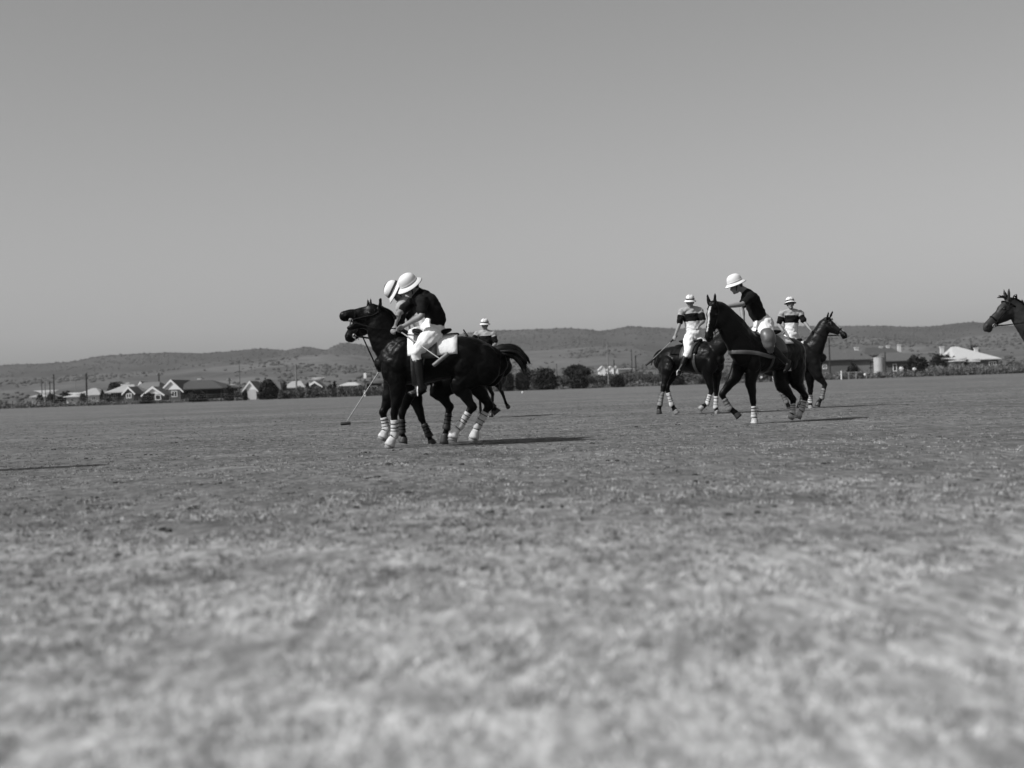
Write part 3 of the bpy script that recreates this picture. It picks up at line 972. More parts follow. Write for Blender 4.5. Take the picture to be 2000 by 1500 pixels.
# ---- white railed frame and slanted posts, right
Yf = 229
e = thing('railed_frame', (hx(1676, Yf), Yf, 0), 'open white railed timber frame before the dark bush', 'frame')
x0, x1, x2 = hx(1658.5, Yf), hx(1673, Yf), hx(1693, Yf)
zt = hz(1665, 726, Yf)
for xx in (x0, x1, x2):
    MB().tube([(xx - e.location.x, 0, 0), (xx - e.location.x, 0, zt)], [.09, .08], seg=8, sub=1, flat=True).build('post', M['pole_pale'], e)
MB().box((x0 - e.location.x, -.05, zt - .16), (x2 - e.location.x, .05, zt - .02)).build('rail', M['pole_pale'], e)
MB().tube([(x0 - e.location.x + .05, .12, zt - .2), (x1 - e.location.x, .12, .3)], [.035, .035], seg=6, sub=1, flat=True).build('brace', M['pole_pale'], e)
e = thing('braced_post', (hx(1644, Yf), Yf, 0), 'white post with a slanting white brace left of the railed frame', 'post')
MB().tube([(0, 0, 0), (0, 0, hz(1643, 724, Yf))], [.09, .08], seg=8, sub=1, flat=True).build('post', M['paint_white'], e)
MB().tube([(-.75, 0, 0), (-.02, 0, 1.1)], [.05, .04], seg=6, sub=1, flat=True).build('brace', M['pole_pale'], e)
pole(1586, 729, Yf, 'short white post glimpsed behind the cantering ponies', .1, 'paint_white', name='white_post', cat='post')
e = thing('white_ball', (hx(1690, 224), 224, 0), 'white ball-shaped marker hung low before the railed frame', 'marker')
MB().ell((0, 0, .62), (.14, .14, .2)).build('ball', M['paint_white'], e, smooth=True)
MB().tube([(0, .02, 0), (0, .02, .5)], [.02, .02], seg=6, sub=1, flat=True).build('stake', M['pole_wood'], e)

# ---- corrugated water tank
Yt = 243
e = thing('water_tank', (hx(1718.5, Yt), Yt, 0), 'tall pale corrugated water tank on a low stand', 'water tank')
r = sz(10.5, Yt); z0, z1 = hz(1718, 736, Yt), hz(1718, 698, Yt)
b = MB()
nr = 30
pts = [(0, 0, z0 + (z1 - z0) * i / nr) for i in range(nr + 1)]
b.tube(pts, [(r * (1 + .018 * (i % 2)), r * (1 + .018 * (i % 2))) for i in range(nr + 1)], side=(1, 0, 0), seg=26, sub=1, flat=True)
b.build('tank', mat('galvanised', 0.34, 0.55, 0.18, 3, 0.4, stretch=(3, 3, .4)), e)
MB().tube([(0, 0, z1), (0, 0, z1 + .16)], [r * 1.03, r * .3], side=(1, 0, 0), seg=26, sub=1, flat=True).build('lid', M['roof_grey'], e)
MB().box((-r, -r * .8, 0), (r, r * .8, z0 - .003)).build('stand', M['shade_wood'], e)
e = thing('windlass', (hx(1702, 240), 240, 0), 'dark spindly winding post left of the water tank', 'winch')
MB().tube([(0, 0, 0), (0, 0, hz(1702, 704, 240))], [.07, .06], seg=8, sub=1, flat=True).build('post', M['shade_wood'], e)
za = hz(1702, 707, 240)
MB().box((-.45, -.08, za - .12), (.45, .08, za + .1)).build('crossbar', M['shade_wood'], e)
MB().box((-.25, -.08, za - 1.0), (.25, .08, za - .82)).build('lower_bar', M['shade_wood'], e)
MB().tube([(.05, 0, za), (.42, 0, za + 1.4)], [.03, .03], seg=5, sub=1, flat=True).build('stay', M['pole_pale'], e)
e = thing('sack_heap', (hx(1724, 232), 232, 0), 'dark heap lying at the foot of the water tank', 'heap')
MB().ell((0, 0, .18), (.75, .5, .22)).ell((.45, 0, .14), (.5, .4, .16)).fuse('heap', M['shade_wood'], e, voxel=.06)

# ---- ball lying far out on the field, hat-pale stones
e = MB().ell((0, 0, .04), (.042, .042, .042)).build('polo_ball', M['paint_white'], None, loc=wp(1020, 790, 1) * 0 + Vector((hx(1020, 150), 150, 0)), smooth=True)
tag(e, 'small white polo ball lying on the grass beyond the streaming tail', 'ball')
e.scale = (2.2, 2.2, 2.2)

# ---- unseen post added left of the frame to cast a shadow across the grass
caster = thing('shadow_post', (-7.85, 16.35, 0), 'unseen round white post added to cast the shadow at the left edge', 'shadow post')
MB().tube([(0, 0, 0), (0, 0, 3.0), (0, 0, 3.05)], [.27, .27, .18], seg=20, sub=1, flat=True, side=(1, 0, 0)).build('post', M['paint_white'], caster)
MB().tube([(0, 0, 0), (0, 0, .05)], [.36, .36], seg=20, sub=1, flat=True, side=(1, 0, 0)).build('base', M['pole_pale'], caster)

# ================================================================== PONIES AND RIDERS
def on(v):
    v = Vector(v); return v.normalized()


def frame(f, u):
    f = on(f); u = Vector(u); u = (u - f * u.dot(f)).normalized()
    return f, u, u.cross(f)          # forward, up, left


BARREL = [  # x, z centre, half width, half height
    (-.83, 1.00, .10, .14), (-.77, 1.04, .18, .21), (-.62, 1.075, .26, .245), (-.42, 1.15, .275, .265), (-.20, 1.145, .27, .28),
    (0.0, 1.13, .285, .285), (.20, 1.125, .275, .31), (.38, 1.14, .24, .33), (.52, 1.13, .215, .29), (.63, 1.11, .17, .21), (.70, 1.09, .10, .11)]


def barrel(x):
    xs = [b[0] for b in BARREL]
    return tuple(float(np.interp(x, xs, [b[k] for b in BARREL])) for k in (1, 2, 3))


class Pony:
    def __init__(s, px, py, Y, yaw, size=1.0):
        s.O = wp(px, py, Y); s.O.z = 0.0
        s.Y = Y
        a = math.radians(yaw)
        s.F = Vector((math.cos(a), math.sin(a), 0)); s.L = Vector((-math.sin(a), math.cos(a), 0)); s.U = Vector((0, 0, 1))
        s.k = size
        s.rz = 0.0
        s.wd = 1.0

    def h(s, x, y, z):
        return (s.F * x + s.L * y + s.U * z) * s.k

    def w(s, px, py, dy=0.0):
        return wp(px, py, s.Y + dy) - s.O

    def wl(s, pts, dy=0.0):
        return [s.w(p[0], p[1], dy + (p[2] if len(p) > 2 else 0)) for p in pts]


def lerp(a, b, t):
    return a * (1 - t) + b * t


def patch(P, x0, x1, a0, a1, off, nx=8, na=22, wave=0.0, zmin=None):
    """curved sheet with thickness that follows the barrel; angle 0 is the top, + towards the left side"""
    top, bot = [], []
    k = P.k
    for i in range(nx + 1):
        x = x0 + (x1 - x0) * i / nx
        zc, w, h = barrel(x)
        w *= P.wd
        for j in range(na + 1):
            a = math.radians(a0 + (a1 - a0) * j / na)
            o = off + wave * math.sin(j * 1.3 + i * .9) * abs(math.sin(a))
            top.append(P.h(x, math.sin(a) * (w + o), zc + math.cos(a) * (h + o)))
            bot.append(P.h(x, math.sin(a) * (w + o - .012), zc + math.cos(a) * (h + o - .012)))
    n = len(top)
    fs = []
    W = na + 1
    for i in range(nx):
        for j in range(na):
            a = i * W + j
            fs.append((a, a + 1, a + W + 1, a + W)); fs.append((n + a, n + a + W, n + a + W + 1, n + a + 1))
    for i in range(nx):
        a = i * W; fs.append((a, a + W, n + a + W, n + a)); a = i * W + na; fs.append((a, n + a, n + a + W, a + W))
    for j in range(na):
        a = j; fs.append((a, n + a, n + a + 1, a + 1)); a = nx * W + j; fs.append((a, a + 1, n + a + 1, n + a))
    return MB().add(top + bot, fs)


def pony(P, legs, neck, poll, hf, hu, label, coat='coat_black', voxel=.015, mouth=0, tail=None, cloth=None, breast=False, wraps=None, cat='pony',
         blaze=False, rein_to=None, martingale=True, ear_back=.3, head_k=1.0, tack=True, girth=True, tail_r=1.0, socks=None, forelock=False, hk=1.0, cm='cloth_white', flap='leather_mid', saddle_x=0.02):
    e = thing('polo_pony', P.O, label, cat, 'polo ponies on the field')
    k = P.k
    L = P.L
    b = MB()
    b.tube([P.h(q[0], 0, q[1] + (P.rz if q[0] < -.5 else 0)) for q in BARREL], [(q[2] * k * P.wd, q[3] * k) for q in BARREL], side=L, seg=24, sub=3)
    # withers, croup and chest muscles
    b.tube([P.h(.52, 0, 1.30), P.h(.36, 0, 1.36), P.h(.18, 0, 1.34)], [(.07 * k, .12 * k), (.075 * k, .125 * k), (.08 * k, .09 * k)], side=L)
    for sy in (-1, 1):
        b.ell(P.h(.58, sy * .10 * P.wd, 1.01), (.12 * k, .115 * k * P.wd, .17 * k * P.wd), (P.F, L, P.U))
        b.ell(P.h(.44, sy * .17, 1.14), (.15 * k, .085 * k, .25 * k), frame(P.F + P.U * .35, P.U)[:1] + (L, on(P.U - P.F * .35)))
        b.ell(P.h(-.62 + P.rz * .6, sy * .15, 1.03 + P.rz), (.23 * k, .115 * k, (.27 - P.rz * .6) * k), (P.F, L, P.U))
        b.ell(P.h(-.38, sy * .20, 1.05), (.15 * k, .08 * k, .2 * k), (P.F, L, P.U))
    # neck
    b.tube(neck[0], neck[1], side=L, seg=20, sub=4)
    # legs
    LEG = {}
    lk = 1 + (P.wd - 1) * .8
    for key, pts in legs.items():
        sy = 1 if key[1] == 'l' else -1
        el, kn, fe, co, to = pts
        if key[0] == 'f':
            top = P.h(.50, sy * .15, 1.12)
            up_ = lerp(top, el, .55)
            P_ = [top, up_, el, lerp(el, kn, .45), lerp(el, kn, .82), kn, lerp(kn, fe, .2), lerp(kn, fe, .6), lerp(kn, fe, .88), fe, lerp(fe, co, .5), co]
            R_ = [(.085, .15), (.085, .135), (.078, .105), (.060, .075), (.046, .052), (.047, .053), (.036, .043), (.031, .036), (.034, .041), (.041, .047), (.034, .037), (.045, .048)]
        else:
            top = P.h(-.58, sy * .14, 1.08)
            up_ = lerp(top, el, .5)
            P_ = [top, up_, el, lerp(el, kn, .42), lerp(el, kn, .82), kn, lerp(kn, fe, .16), lerp(kn, fe, .6), lerp(kn, fe, .88), fe, lerp(fe, co, .5), co]
            R_ = [(.12, .22), (.115, .20), (.095, .145), (.062, .088), (.044, .058), (.047, .066), (.040, .050), (.034, .039), (.037, .042), (.042, .049), (.035, .038), (.046, .049)]
        b.tube(P_, [(r[0] * k * lk, r[1] * k * lk) for r in R_], side=L, seg=14, sub=3)
        LEG[key] = (kn, fe, co, to)
    # head
    f, u, l = frame(hf, hu)
    K = k * head_k

    def hp(t, o=0.0, s=0.0):
        return poll + (f * t + u * o + l * s) * K
    if mouth == 0:
        secs = [(-.02, -.03, .080, .105), (.09, -.055, .090, .145), (.20, -.060, .092, .145), (.31, -.048, .070, .108), (.42, -.036, .057, .083), (.51, -.032, .058, .076), (.575, -.036, .054, .062), (.61, -.045, .036, .040)]
        b.tube([hp(q[0], q[1]) for q in secs], [(q[2] * K, q[3] * K * hk) for q in secs], side=l, seg=18, sub=3)
        b.ell(hp(.56, -.10), (.045 * K, .03 * K, .04 * K), (f, u, l))
    else:
        secs = [(-.02, -.03, .080, .105), (.09, -.055, .090, .145), (.20, -.055, .092, .14), (.31, -.030, .070, .10), (.42, -.014, .057, .070), (.51, -.008, .058, .062), (.585, -.012, .054, .056), (.605, -.014, .048, .048)]
        b.tube([hp(q[0], q[1]) for q in secs], [(q[2] * K, q[3] * K * hk) for q in secs], side=l, seg=18, sub=3)
        a = math.radians(mouth)
        jf = f * math.cos(a) - u * math.sin(a)
        j0 = hp(.16, -.13)
        b.tube([j0, j0 + jf * .12 * K, j0 + jf * .25 * K, j0 + jf * .33 * K, j0 + jf * .37 * K], [(.075 * K, .085 * K), (.062 * K, .07 * K), (.05 * K, .052 * K), (.05 * K, .05 * K), (.036 * K, .034 * K)], side=l, seg=14)
    # brow ridge, cheek and nostril relief
    for s_ in (-1, 1):
        b.ell(hp(.17, .03, s_ * .062), (.05 * K, .03 * K, .028 * K), (f, u, l))
        b.ell(hp(.13, -.09, s_ * .055), (.10 * K, .09 * K, .045 * K), (f, u, l))
        b.ell(hp(.545, -.005, s_ * .035), (.04 * K, .03 * K, .03 * K), (f, u, l))
        # ears
        ed = on(u * 1.0 - f * ear_back + l * s_ * .22)
        e0 = hp(.015, .055, s_ * .055)
        b.tube([e0, e0 + ed * .07 * K, e0 + ed * .13 * K, e0 + ed * .18 * K], [(.030 * K, .022 * K), (.036 * K, .024 * K), (.025 * K, .018 * K), (.010 * K, .010 * K)], side=l, seg=10)
    body = b.fuse('body', [M[coat], M['white_hair']], e, voxel=voxel * 1.0, it=2, fac=.5)
    displace(body, .0035, 13, P.Y)
    displace(body, .0014, 37, P.Y + 1)
    if blaze:
        C = faces_co(body)
        d = C - np.array(poll)
        tt = d @ np.array(f) / K; uu = d @ np.array(u) / K; ll = d @ np.array(l) / K
        wdt = .020 - .009 * np.clip((tt - .2) / .3, 0, 1)
        set_mats(body, ((tt > .07) & (tt < .50) & (np.abs(ll - .004) < wdt) & (uu > .02)).astype(int))
    # eyes, nostrils
    for s_ in (-1, 1):
        MB().ell(hp(.175, .012, s_ * .083), (.022 * K, .018 * K, .012 * K), (f, u, l)).build('eye', M['eye'], e, smooth=True)
        MB().ell(hp(.575, -.005 if mouth == 0 else .0, s_ * .052), (.016 * K, .011 * K, .008 * K), (f, u, l)).build('nostril', M['eye'], e, smooth=True)
    # roached mane along the crest
    ns = neck[0]; nr = neck[1]
    mb = MB()
    crest = []
    for i in range(1, len(ns)):
        tdir = on(ns[min(i + 1, len(ns) - 1)] - ns[i - 1])
        nn = L.cross(tdir)
        if nn.z < 0: nn = -nn
        crest.append(ns[i] + nn * (nr[i][1] - .005))
    crest.append(hp(.0, .07))
    mb.tube(crest, [(.018 * k, .030 * k)] * len(crest), side=L, seg=8, sub=3)
    if forelock:
        for i in range(16):
            q = crest[-1 - (i % 3)] + Vector((random.uniform(-.02, .02), random.uniform(-.02, .02), 0))
            d = on(u * 1.0 - f * random.uniform(-.6, .8) + l * random.uniform(-.8, .8))
            mb.tube([q, q + d * random.uniform(.06, .12), q + d * .12 + f * random.uniform(-.05, .08)], [.014, .009, .003], seg=5, sub=2)
    mb.build('mane', M['hair_black'], e, smooth=True)
    # tail
    if tail is None:
        tail = [P.h(-.76, 0, 1.18), P.h(-.88, 0, 1.10), P.h(-.91, 0, .90), P.h(-.89, 0, .66)]
    tb = MB()
    rng = random.Random(int(P.O.x * 100))
    tb.tube(tail[:3], [.04 * k * tail_r, .05 * k * tail_r, .035 * k * tail_r], seg=10)
    for i in range(26):
        o1 = Vector((rng.gauss(0, .018), rng.gauss(0, .022), rng.gauss(0, .022))) * tail_r
        o2 = o1 * rng.uniform(.4, 1.3)
        pp = [tail[0]] + [q + o1 for q in tail[1:-1]] + [tail[-1] + o2 + Vector((0, 0, rng.uniform(-.03, .06)))]
        tb.tube(pp, [.014 * tail_r] + [.015 * tail_r] * (len(pp) - 2) + [.002], seg=5, sub=3)
    tb.build('tail', M['hair_black'], e, smooth=True)
    # hooves, leg wraps
    wraps = wraps or {}
    for key, (kn, fe, co, to) in LEG.items():
        d = to - co
        sole = co + d * .96
        st = wraps.get(key, 'plain')
        MB().tube([co - d * .12, lerp(co, sole, .3), sole], [(.043 * k, .047 * k), (.049 * k, .054 * k), (.056 * k, .064 * k)], side=L, seg=14, sub=2, flat=True).build('hoof', M['hoof' if st.startswith('w') else 'hoof_dark'], e, smooth=True)
        if st == 'plain':
            continue
        wm = M['wrap_white'] if st[0] == 'w' else M['wrap_grey'] if st[0] == 'g' else M['strap_dark']
        a0 = lerp(kn, fe, .30 if 'l' not in st else .12)
        pts = [a0, lerp(a0, fe, .33), lerp(a0, fe, .66), fe, lerp(fe, co, .25)]
        wr = MB().tube(pts, [(.045 * k, .050 * k), (.042 * k, .047 * k), (.044 * k, .049 * k), (.053 * k, .060 * k), (.049 * k, .052 * k)], side=L, seg=14, sub=3, flat=True).build('leg_boot', wm, e, smooth=True)
        sb = MB()
        for q in (.22, .50, .74):
            c = lerp(a0, fe, q + random.uniform(-.05, .05)); dd = on(fe - a0) * .0055
            sb.tube([c - dd, c + dd], [(.0475 * k, .0525 * k)] * 2, side=L, seg=14, sub=1, flat=True)
        for q in (.2, .45, .7):
            c = lerp(a0, fe, q) + L * (.05 * k * (1 if key[1] == 'l' else -1)) - P.F * .03
            sb.tube([c, c - P.F * .035 - P.U * .008], [.006, .004], seg=5, sub=1, flat=True)
        sb.build('strap', M['strap_dark'] if st[0] != 'd' else M['leather_dark'], wr)
        if st[0] in 'w' and 'n' not in st:
            MB().tube([lerp(fe, co, .35), co, lerp(co, sole, .55)], [(.043 * k, .046 * k), (.056 * k, .060 * k), (.066 * k, .072 * k)], side=L, seg=14, sub=2, flat=True).build('overreach_boot', M['wrap_white'], e, smooth=True)
    if not tack:
        return e, hp
    # bridle
    bb = MB()

    def ring(t, wr, hr, off, tilt=0.0, r=.008):
        ps = []
        for i in range(16):
            a = 2 * math.pi * i / 16
            ps.append(hp(t + tilt * math.sin(a), off + hr * math.sin(a), wr * math.cos(a)))
        bb.tube(ps, [(r * 1.7, r)] * 16, side=f, seg=6, sub=1, closed=True, flat=True)
    ring(.40, .064, .090, -.036 if not mouth else -.016)
    ring(.03, .093, .145, -.055, .05)
    for s_ in (-1, 1):
        bb.tube([hp(.03, .03, s_ * .088), hp(.12, -.02, s_ * .103), hp(.28, -.04, s_ * .088), hp(.47, -.075, s_ * .062)], [.008] * 4, seg=6, sub=2)
    bb.tube([hp(.09, .045, -.085), hp(.085, .092, -.04), hp(.085, .092, .04), hp(.09, .045, .085)], [.008] * 4, seg=6, sub=2)
    br = bb.build('bridle', M['leather_dark'], e)
    for s_ in (-1, 1):
        bt = MB()
        ps = [hp(.475 + .028 * math.cos(a), -.08 + .028 * math.sin(a), s_ * .066) for a in [2 * math.pi * i / 12 for i in range(12)]]
        bt.tube(ps, [.006] * 12, seg=6, sub=1, closed=True, flat=True)
        bt.tube([hp(.475, -.06, s_ * .070), hp(.50, -.15, s_ * .070)], [.006, .006], seg=6, sub=1)
        bt.build('bit_ring', M['metal'], br)
    if rein_to is not None:
        rb = MB()
        for s_ in (-1, 1):
            a = hp(.475, -.09, s_ * .07)
            mid = lerp(a, rein_to, .5) + Vector((0, 0, -.05)) + L * s_ * .10
            rb.tube([a, mid, rein_to + L * s_ * .01], [.008, .008, .008], seg=6, sub=5)
        rb.build('reins', M['leather_dark'], e)
    if martingale:
        MB().tube([hp(.40, -.125), P.h(.74, 0, 1.0)], [.009, .011], seg=6, sub=1).build('martingale', M['leather_dark'], e)
    # saddle cloth, saddle, flaps, girth
    cx0, cx1, ca = cloth if cloth else (-.30, .34, 72)
    patch(P, cx0, cx1, -ca, ca, .022, wave=.006, nx=10, na=26).build('saddle_cloth', M[cm], e, smooth=True)
    sx = saddle_x
    sd = MB()
    zt = lambda x: barrel(x)[0] + barrel(x)[2]
    sd.tube([P.h(sx + .24, 0, zt(sx + .24) + .06), P.h(sx + .16, 0, zt(sx + .16) + .055), P.h(sx + .02, 0, zt(sx) + .045), P.h(sx - .12, 0, zt(sx - .12) + .06), P.h(sx - .20, 0, zt(sx - .20) + .075), P.h(sx - .235, 0, zt(sx - .235) + .085)],
            [(.05 * k, .035 * k), (.085 * k, .04 * k), (.13 * k, .04 * k), (.165 * k, .045 * k), (.16 * k, .03 * k), (.12 * k, .018 * k)], side=L, seg=16, sub=3)
    sd.fuse('saddle', M['leather_dark'], e, voxel=.014, it=2)
    for s_ in (-1, 1):
        a0, a1 = (8, 88) if s_ > 0 else (-88, -8)
        patch(P, sx - .06, sx + .24, a0, a1, .045, nx=5, na=10).build('saddle_flap', M[flap], e, smooth=True)
    gp_ = []
    for i in range(28):
        a = 2 * math.pi * i / 28
        zc, w_, h_ = barrel(.27)
        w_ *= P.wd
        gp_.append(P.h(.27, math.sin(a) * (w_ + .012), zc + math.cos(a) * (h_ + .012)))
    MB().tube(gp_, [(.035 * k, .006)] * 28, side=P.F, seg=6, sub=1, closed=True, flat=True).build('girth', M['leather_mid'], e)
    if breast:
        from mathutils.bvhtree import BVHTree
        bm_ = body.data
        tree = BVHTree.FromPolygons([v.co.copy() for v in bm_.vertices], [tuple(q.vertices) for q in bm_.polygons])
        ps = []
        for i in range(25):
            a = math.radians(-100 + 200 * i / 24)
            zz = 1.08 + .09 * max(0, math.cos(a)) ** 2
            c0 = P.h(.30, 0, zz)
            d = on(P.F * math.cos(a) + L * math.sin(a))
            hit = tree.ray_cast(c0 + d * 1.5, -d)
            if hit[0] is not None:
                ps.append(hit[0] + d * .012)
        MB().tube(ps, [(.032 * k, .009)] * len(ps), side=P.U, seg=8, sub=2, flat=True).build('breastplate', M['leather_tan'], e)
    return e, hp


def helmet(e, c, f, u, style, k=1.0):
    f, u, l = frame(f, u)
    cs = .9 if style == 'plain' else .84
    f2 = on(f); u2 = u
    H = MB()
    prof = [(.02, .108), (.055, .110), (.10, .104), (.135, .090), (.162, .062), (.176, .028)]
    H.tube([c + u * ((.02 + (t - .02) * cs) * k) for t, r in prof], [(r * k, r * 1.14 * k) for t, r in prof], side=l, seg=22, sub=2, flat=True)
    h = H.build('helmet', M['felt_white'], e, smooth=True)
    # brim
    vs = []; N = 32
    prof2 = [(.100, .032), (.122, .014), (.152, -.012), (.155, -.020), (.122, .004), (.098, .020)]
    for r, z in prof2:
        for i in range(N):
            a = 2 * math.pi * i / N
            ex = 1.16 + .06 * max(0, math.cos(a))
            vs.append(c + (l * (math.sin(a) * r) + f * (math.cos(a) * r * ex) + u * (z + .006 * math.cos(2 * a))) * k)
    fs = []
    mi = []
    m_ = len(prof2)
    for j in range(m_):
        for i in range(N):
            a = j * N + i; b = j * N + (i + 1) % N; c2 = ((j + 1) % m_) * N + (i + 1) % N; d = ((j + 1) % m_) * N + i
            fs.append((a, b, c2, d)); mi.append(0 if j < 2 else 1)
    bo = MB().add(vs, fs).build('brim', [M['felt_white'], M['felt_under']], h, smooth=True)
    bo.data.polygons.foreach_set('material_index', mi)
    bb = MB()
    if style != 'plain':
        rr = [(.034, .114), (.062, .111)]
        bb.tube([c + u * (t * k) for t, r in rr], [(r * k, r * 1.15 * k) for t, r in rr], side=l, seg=24, sub=1, flat=True)
        bb.build('hat_band', M['felt_band'], h, smooth=True)
        sm = MB()
        ps = []
        for i in range(9):
            a = math.radians(-80 + 160 * i / 8)
            ps.append(c + (f * (math.sin(a) * .128) + u * (.03 + .128 * math.cos(a))) * k)
        sm.tube(ps, [.006] * 9, seg=6, sub=1)
        sm.build('hat_seam', M['felt_band'], h)
    else:
        rr = [(.034, .112), (.048, .111)]
        bb.tube([c + u * (t * k) for t, r in rr], [(r * k, r * 1.15 * k) for t, r in rr], side=l, seg=24, sub=1, flat=True)
        bb.build('hat_band', M['felt_white'], h, smooth=True)
    # chin strap
    st = MB()
    ps = [c + (l * .088 + u * .02 + f * .01) * k, c + (l * .080 - u * .07 + f * .03) * k, c + (-u * .135 + f * .05) * k, c + (-l * .080 - u * .07 + f * .03) * k, c + (-l * .088 + u * .02 + f * .01) * k]
    st.tube(ps, [.006] * 5, seg=6, sub=3)
    st.build('chin_strap', M['leather_dark'], h)


def hand(b, wrist, el, g, k=1.0, side=1):
    """palm and five fingers closed round a grip axis g"""
    d = on(wrist - el)
    g = Vector(g); g = (g - d * g.dot(d))
    if g.length < .2: g = d.cross(Vector((0, 1, 0.2)))
    g.normalize()
    n = d.cross(g)
    if n.z > 0: n = -n        # palm side down
    b.tube([wrist - d * .01, wrist + d * .045, wrist + d * .085], [(.030 * k, .020 * k), (.040 * k, .020 * k), (.040 * k, .017 * k)], side=g, seg=12)
    for i, ln in enumerate((.9, 1.0, .95, .78)):
        o = g * ((i - 1.5) * .020 * k) * side
        p0 = wrist + d * .075 + o
        p1 = p0 + d * .035 * ln + n * .006
        p2 = p1 + d * .012 * ln + n * .030 * ln
        p3 = p2 - d * .022 * ln + n * .014
        b.tube([p0, p1, p2, p3], [.0095 * k, .0095 * k, .009 * k, .007 * k], side=g, seg=8, sub=2)
    q0 = wrist + d * .025 - g * .030 * side
    b.tube([q0, q0 + d * .03 - g * .018 * side + n * .016, q0 + d * .052 - g * .004 * side + n * .032], [.013 * k, .011 * k, .009 * k], side=g, seg=8, sub=2)


def person(loc, J, label, jersey='dark', hat='plain', voxel=.0095, legs=True, guard=None, group=None, k=1.0, boots='boot_black', band=(.22, .52), seat=1.0, hatk=1.0, standing=False, breech='breeches', eyes=True, bulk=1.0):
    e = thing('person', loc, label, 'person', group)
    J = {a: (Vector(v) - Vector(loc) if a not in ('face', 'hup', 'gR', 'gL', 'hatup') else Vector(v)) for a, v in J.items()}
    S = on(J['shL'] - J['shR'])
    f, u, l = frame(J['face'], J['hup'])
    c = J['head']
    b = MB()
    # skull, jaw, nose, brow, ears, neck
    b.ell(c + u * .01 * k - f * .005, (.098 * k, .076 * k, .105 * k), (f, l, u))
    b.ell(c + f * .028 * k - u * .058 * k, (.066 * k, .058 * k, .062 * k), (f, l, u))
    b.ell(c + f * .072 * k - u * .098 * k, (.024 * k, .026 * k, .020 * k), (f, l, u))
    b.tube([c + f * .088 * k + u * .008 * k, c + f * .108 * k - u * .028 * k, c + f * .098 * k - u * .040 * k], [.011 * k, .015 * k, .013 * k], side=l, seg=8)
    b.ell(c + f * .082 * k + u * .022 * k, (.018 * k, .050 * k, .013 * k), (f, l, u))
    b.ell(c + f * .088 * k - u * .065 * k, (.013 * k, .026 * k, .009 * k), (f, l, u))
    for s in (-1, 1):
        b.ell(c + l * s * .078 * k - u * .012 * k, (.018 * k, .009 * k, .030 * k), (f, l, u))
        b.ell(c + f * .062 * k + l * s * .038 * k - u * .03 * k, (.022 * k, .022 * k, .022 * k), (f, l, u))
    b.tube([J['neck'], lerp(J['neck'], c, .5), c - u * .03 * k - f * .02 * k], [.060 * k, .054 * k, .056 * k], side=S, seg=12)
    # trunk and limbs under the clothes
    b.tube([J['pelvis'], J['waist'], J['chest'], J['neck']], [(.13 * k, .09 * k), (.11 * k, .08 * k), (.14 * k, .09 * k), (.06 * k, .055 * k)], side=S, seg=12)
    for s in 'RL':
        sh, el, ha = J['sh' + s], J['el' + s], J['ha' + s]
        b.tube([lerp(J['chest'], sh, .5), sh, lerp(sh, el, .5), el, lerp(el, ha, .3), lerp(el, ha, .75), ha], [.055 * k, .056 * k, .048 * k, .040 * k, .042 * k, .032 * k, .027 * k], side=S, seg=12)
        hand(b, ha, el, J.get('g' + s, S), k, 1 if s == 'L' else -1)
        if legs:
            hi, kn, an = J['hip' + s], J['kn' + s], J['an' + s]
            b.tube([J['pelvis'], hi, lerp(hi, kn, .5), kn, lerp(kn, an, .4), an], [.07 * k, .075 * k, .062 * k, .048 * k, .045 * k, .032 * k], side=S, seg=10)
    b.fuse('body', M['skin'], e, voxel=voxel, it=2)
    for s in (-1, 1):
        MB().ell(c + f * .083 * k + l * s * .032 * k + u * .002 * k, (.010 * k, .014 * k, .008 * k), (f, l, u)).build('eye', M['eye'], e, smooth=True)
    # hair at the back and sides
    MB().ell(c - f * .012 * k + u * .028 * k, (.097 * k, .083 * k, .088 * k), (f, l, u)).ell(c - f * .05 * k - u * .01 * k, (.055 * k, .07 * k, .06 * k), (f, l, u)).fuse('hair', M['hair'], e, voxel=.012, it=1)
    # jersey
    b = MB()
    wd = bulk
    b.tube([lerp(J['pelvis'], J['waist'], .45), J['waist'], lerp(J['waist'], J['chest'], .55), J['chest'], lerp(J['chest'], J['neck'], .5), lerp(J['chest'], J['neck'], .93)],
           [(.158 * k * wd, .125 * k), (.160 * k * wd, .125 * k), (.178 * k * wd, .128 * k), (.185 * k * wd, .125 * k), (.145 * k, .105 * k), (.072 * k, .070 * k)], side=S, seg=20, sub=4)
    b.tube([J['shR'], lerp(lerp(J['shR'], J['shL'], .5), J['neck'], .35), J['shL']], [.072 * k, .085 * k, .072 * k], side=on(J['neck'] - J['chest']), seg=12)
    # collar
    b.tube([lerp(J['chest'], J['neck'], .85), lerp(J['chest'], J['neck'], 1.04)], [(.076 * k, .072 * k), (.070 * k, .068 * k)], side=S, seg=14, sub=1, flat=True)
    sl = .66 if jersey == 'dark' else .78
    for s in 'RL':
        sh, el = J['sh' + s], J['el' + s]
        b.tube([lerp(J['chest'], sh, .6), sh, lerp(sh, el, sl * .5), lerp(sh, el, sl)], [.080 * k, .080 * k, .072 * k, .070 * k], side=S, seg=14)
    je = b.fuse('jersey', [M['jersey_dark']] if jersey == 'dark' else [M['jersey_light'], M['jersey_band'], M['cloth_white']], e, voxel=.011, it=2)
    displace(je, .0065, 21, J['chest'].x * 9)
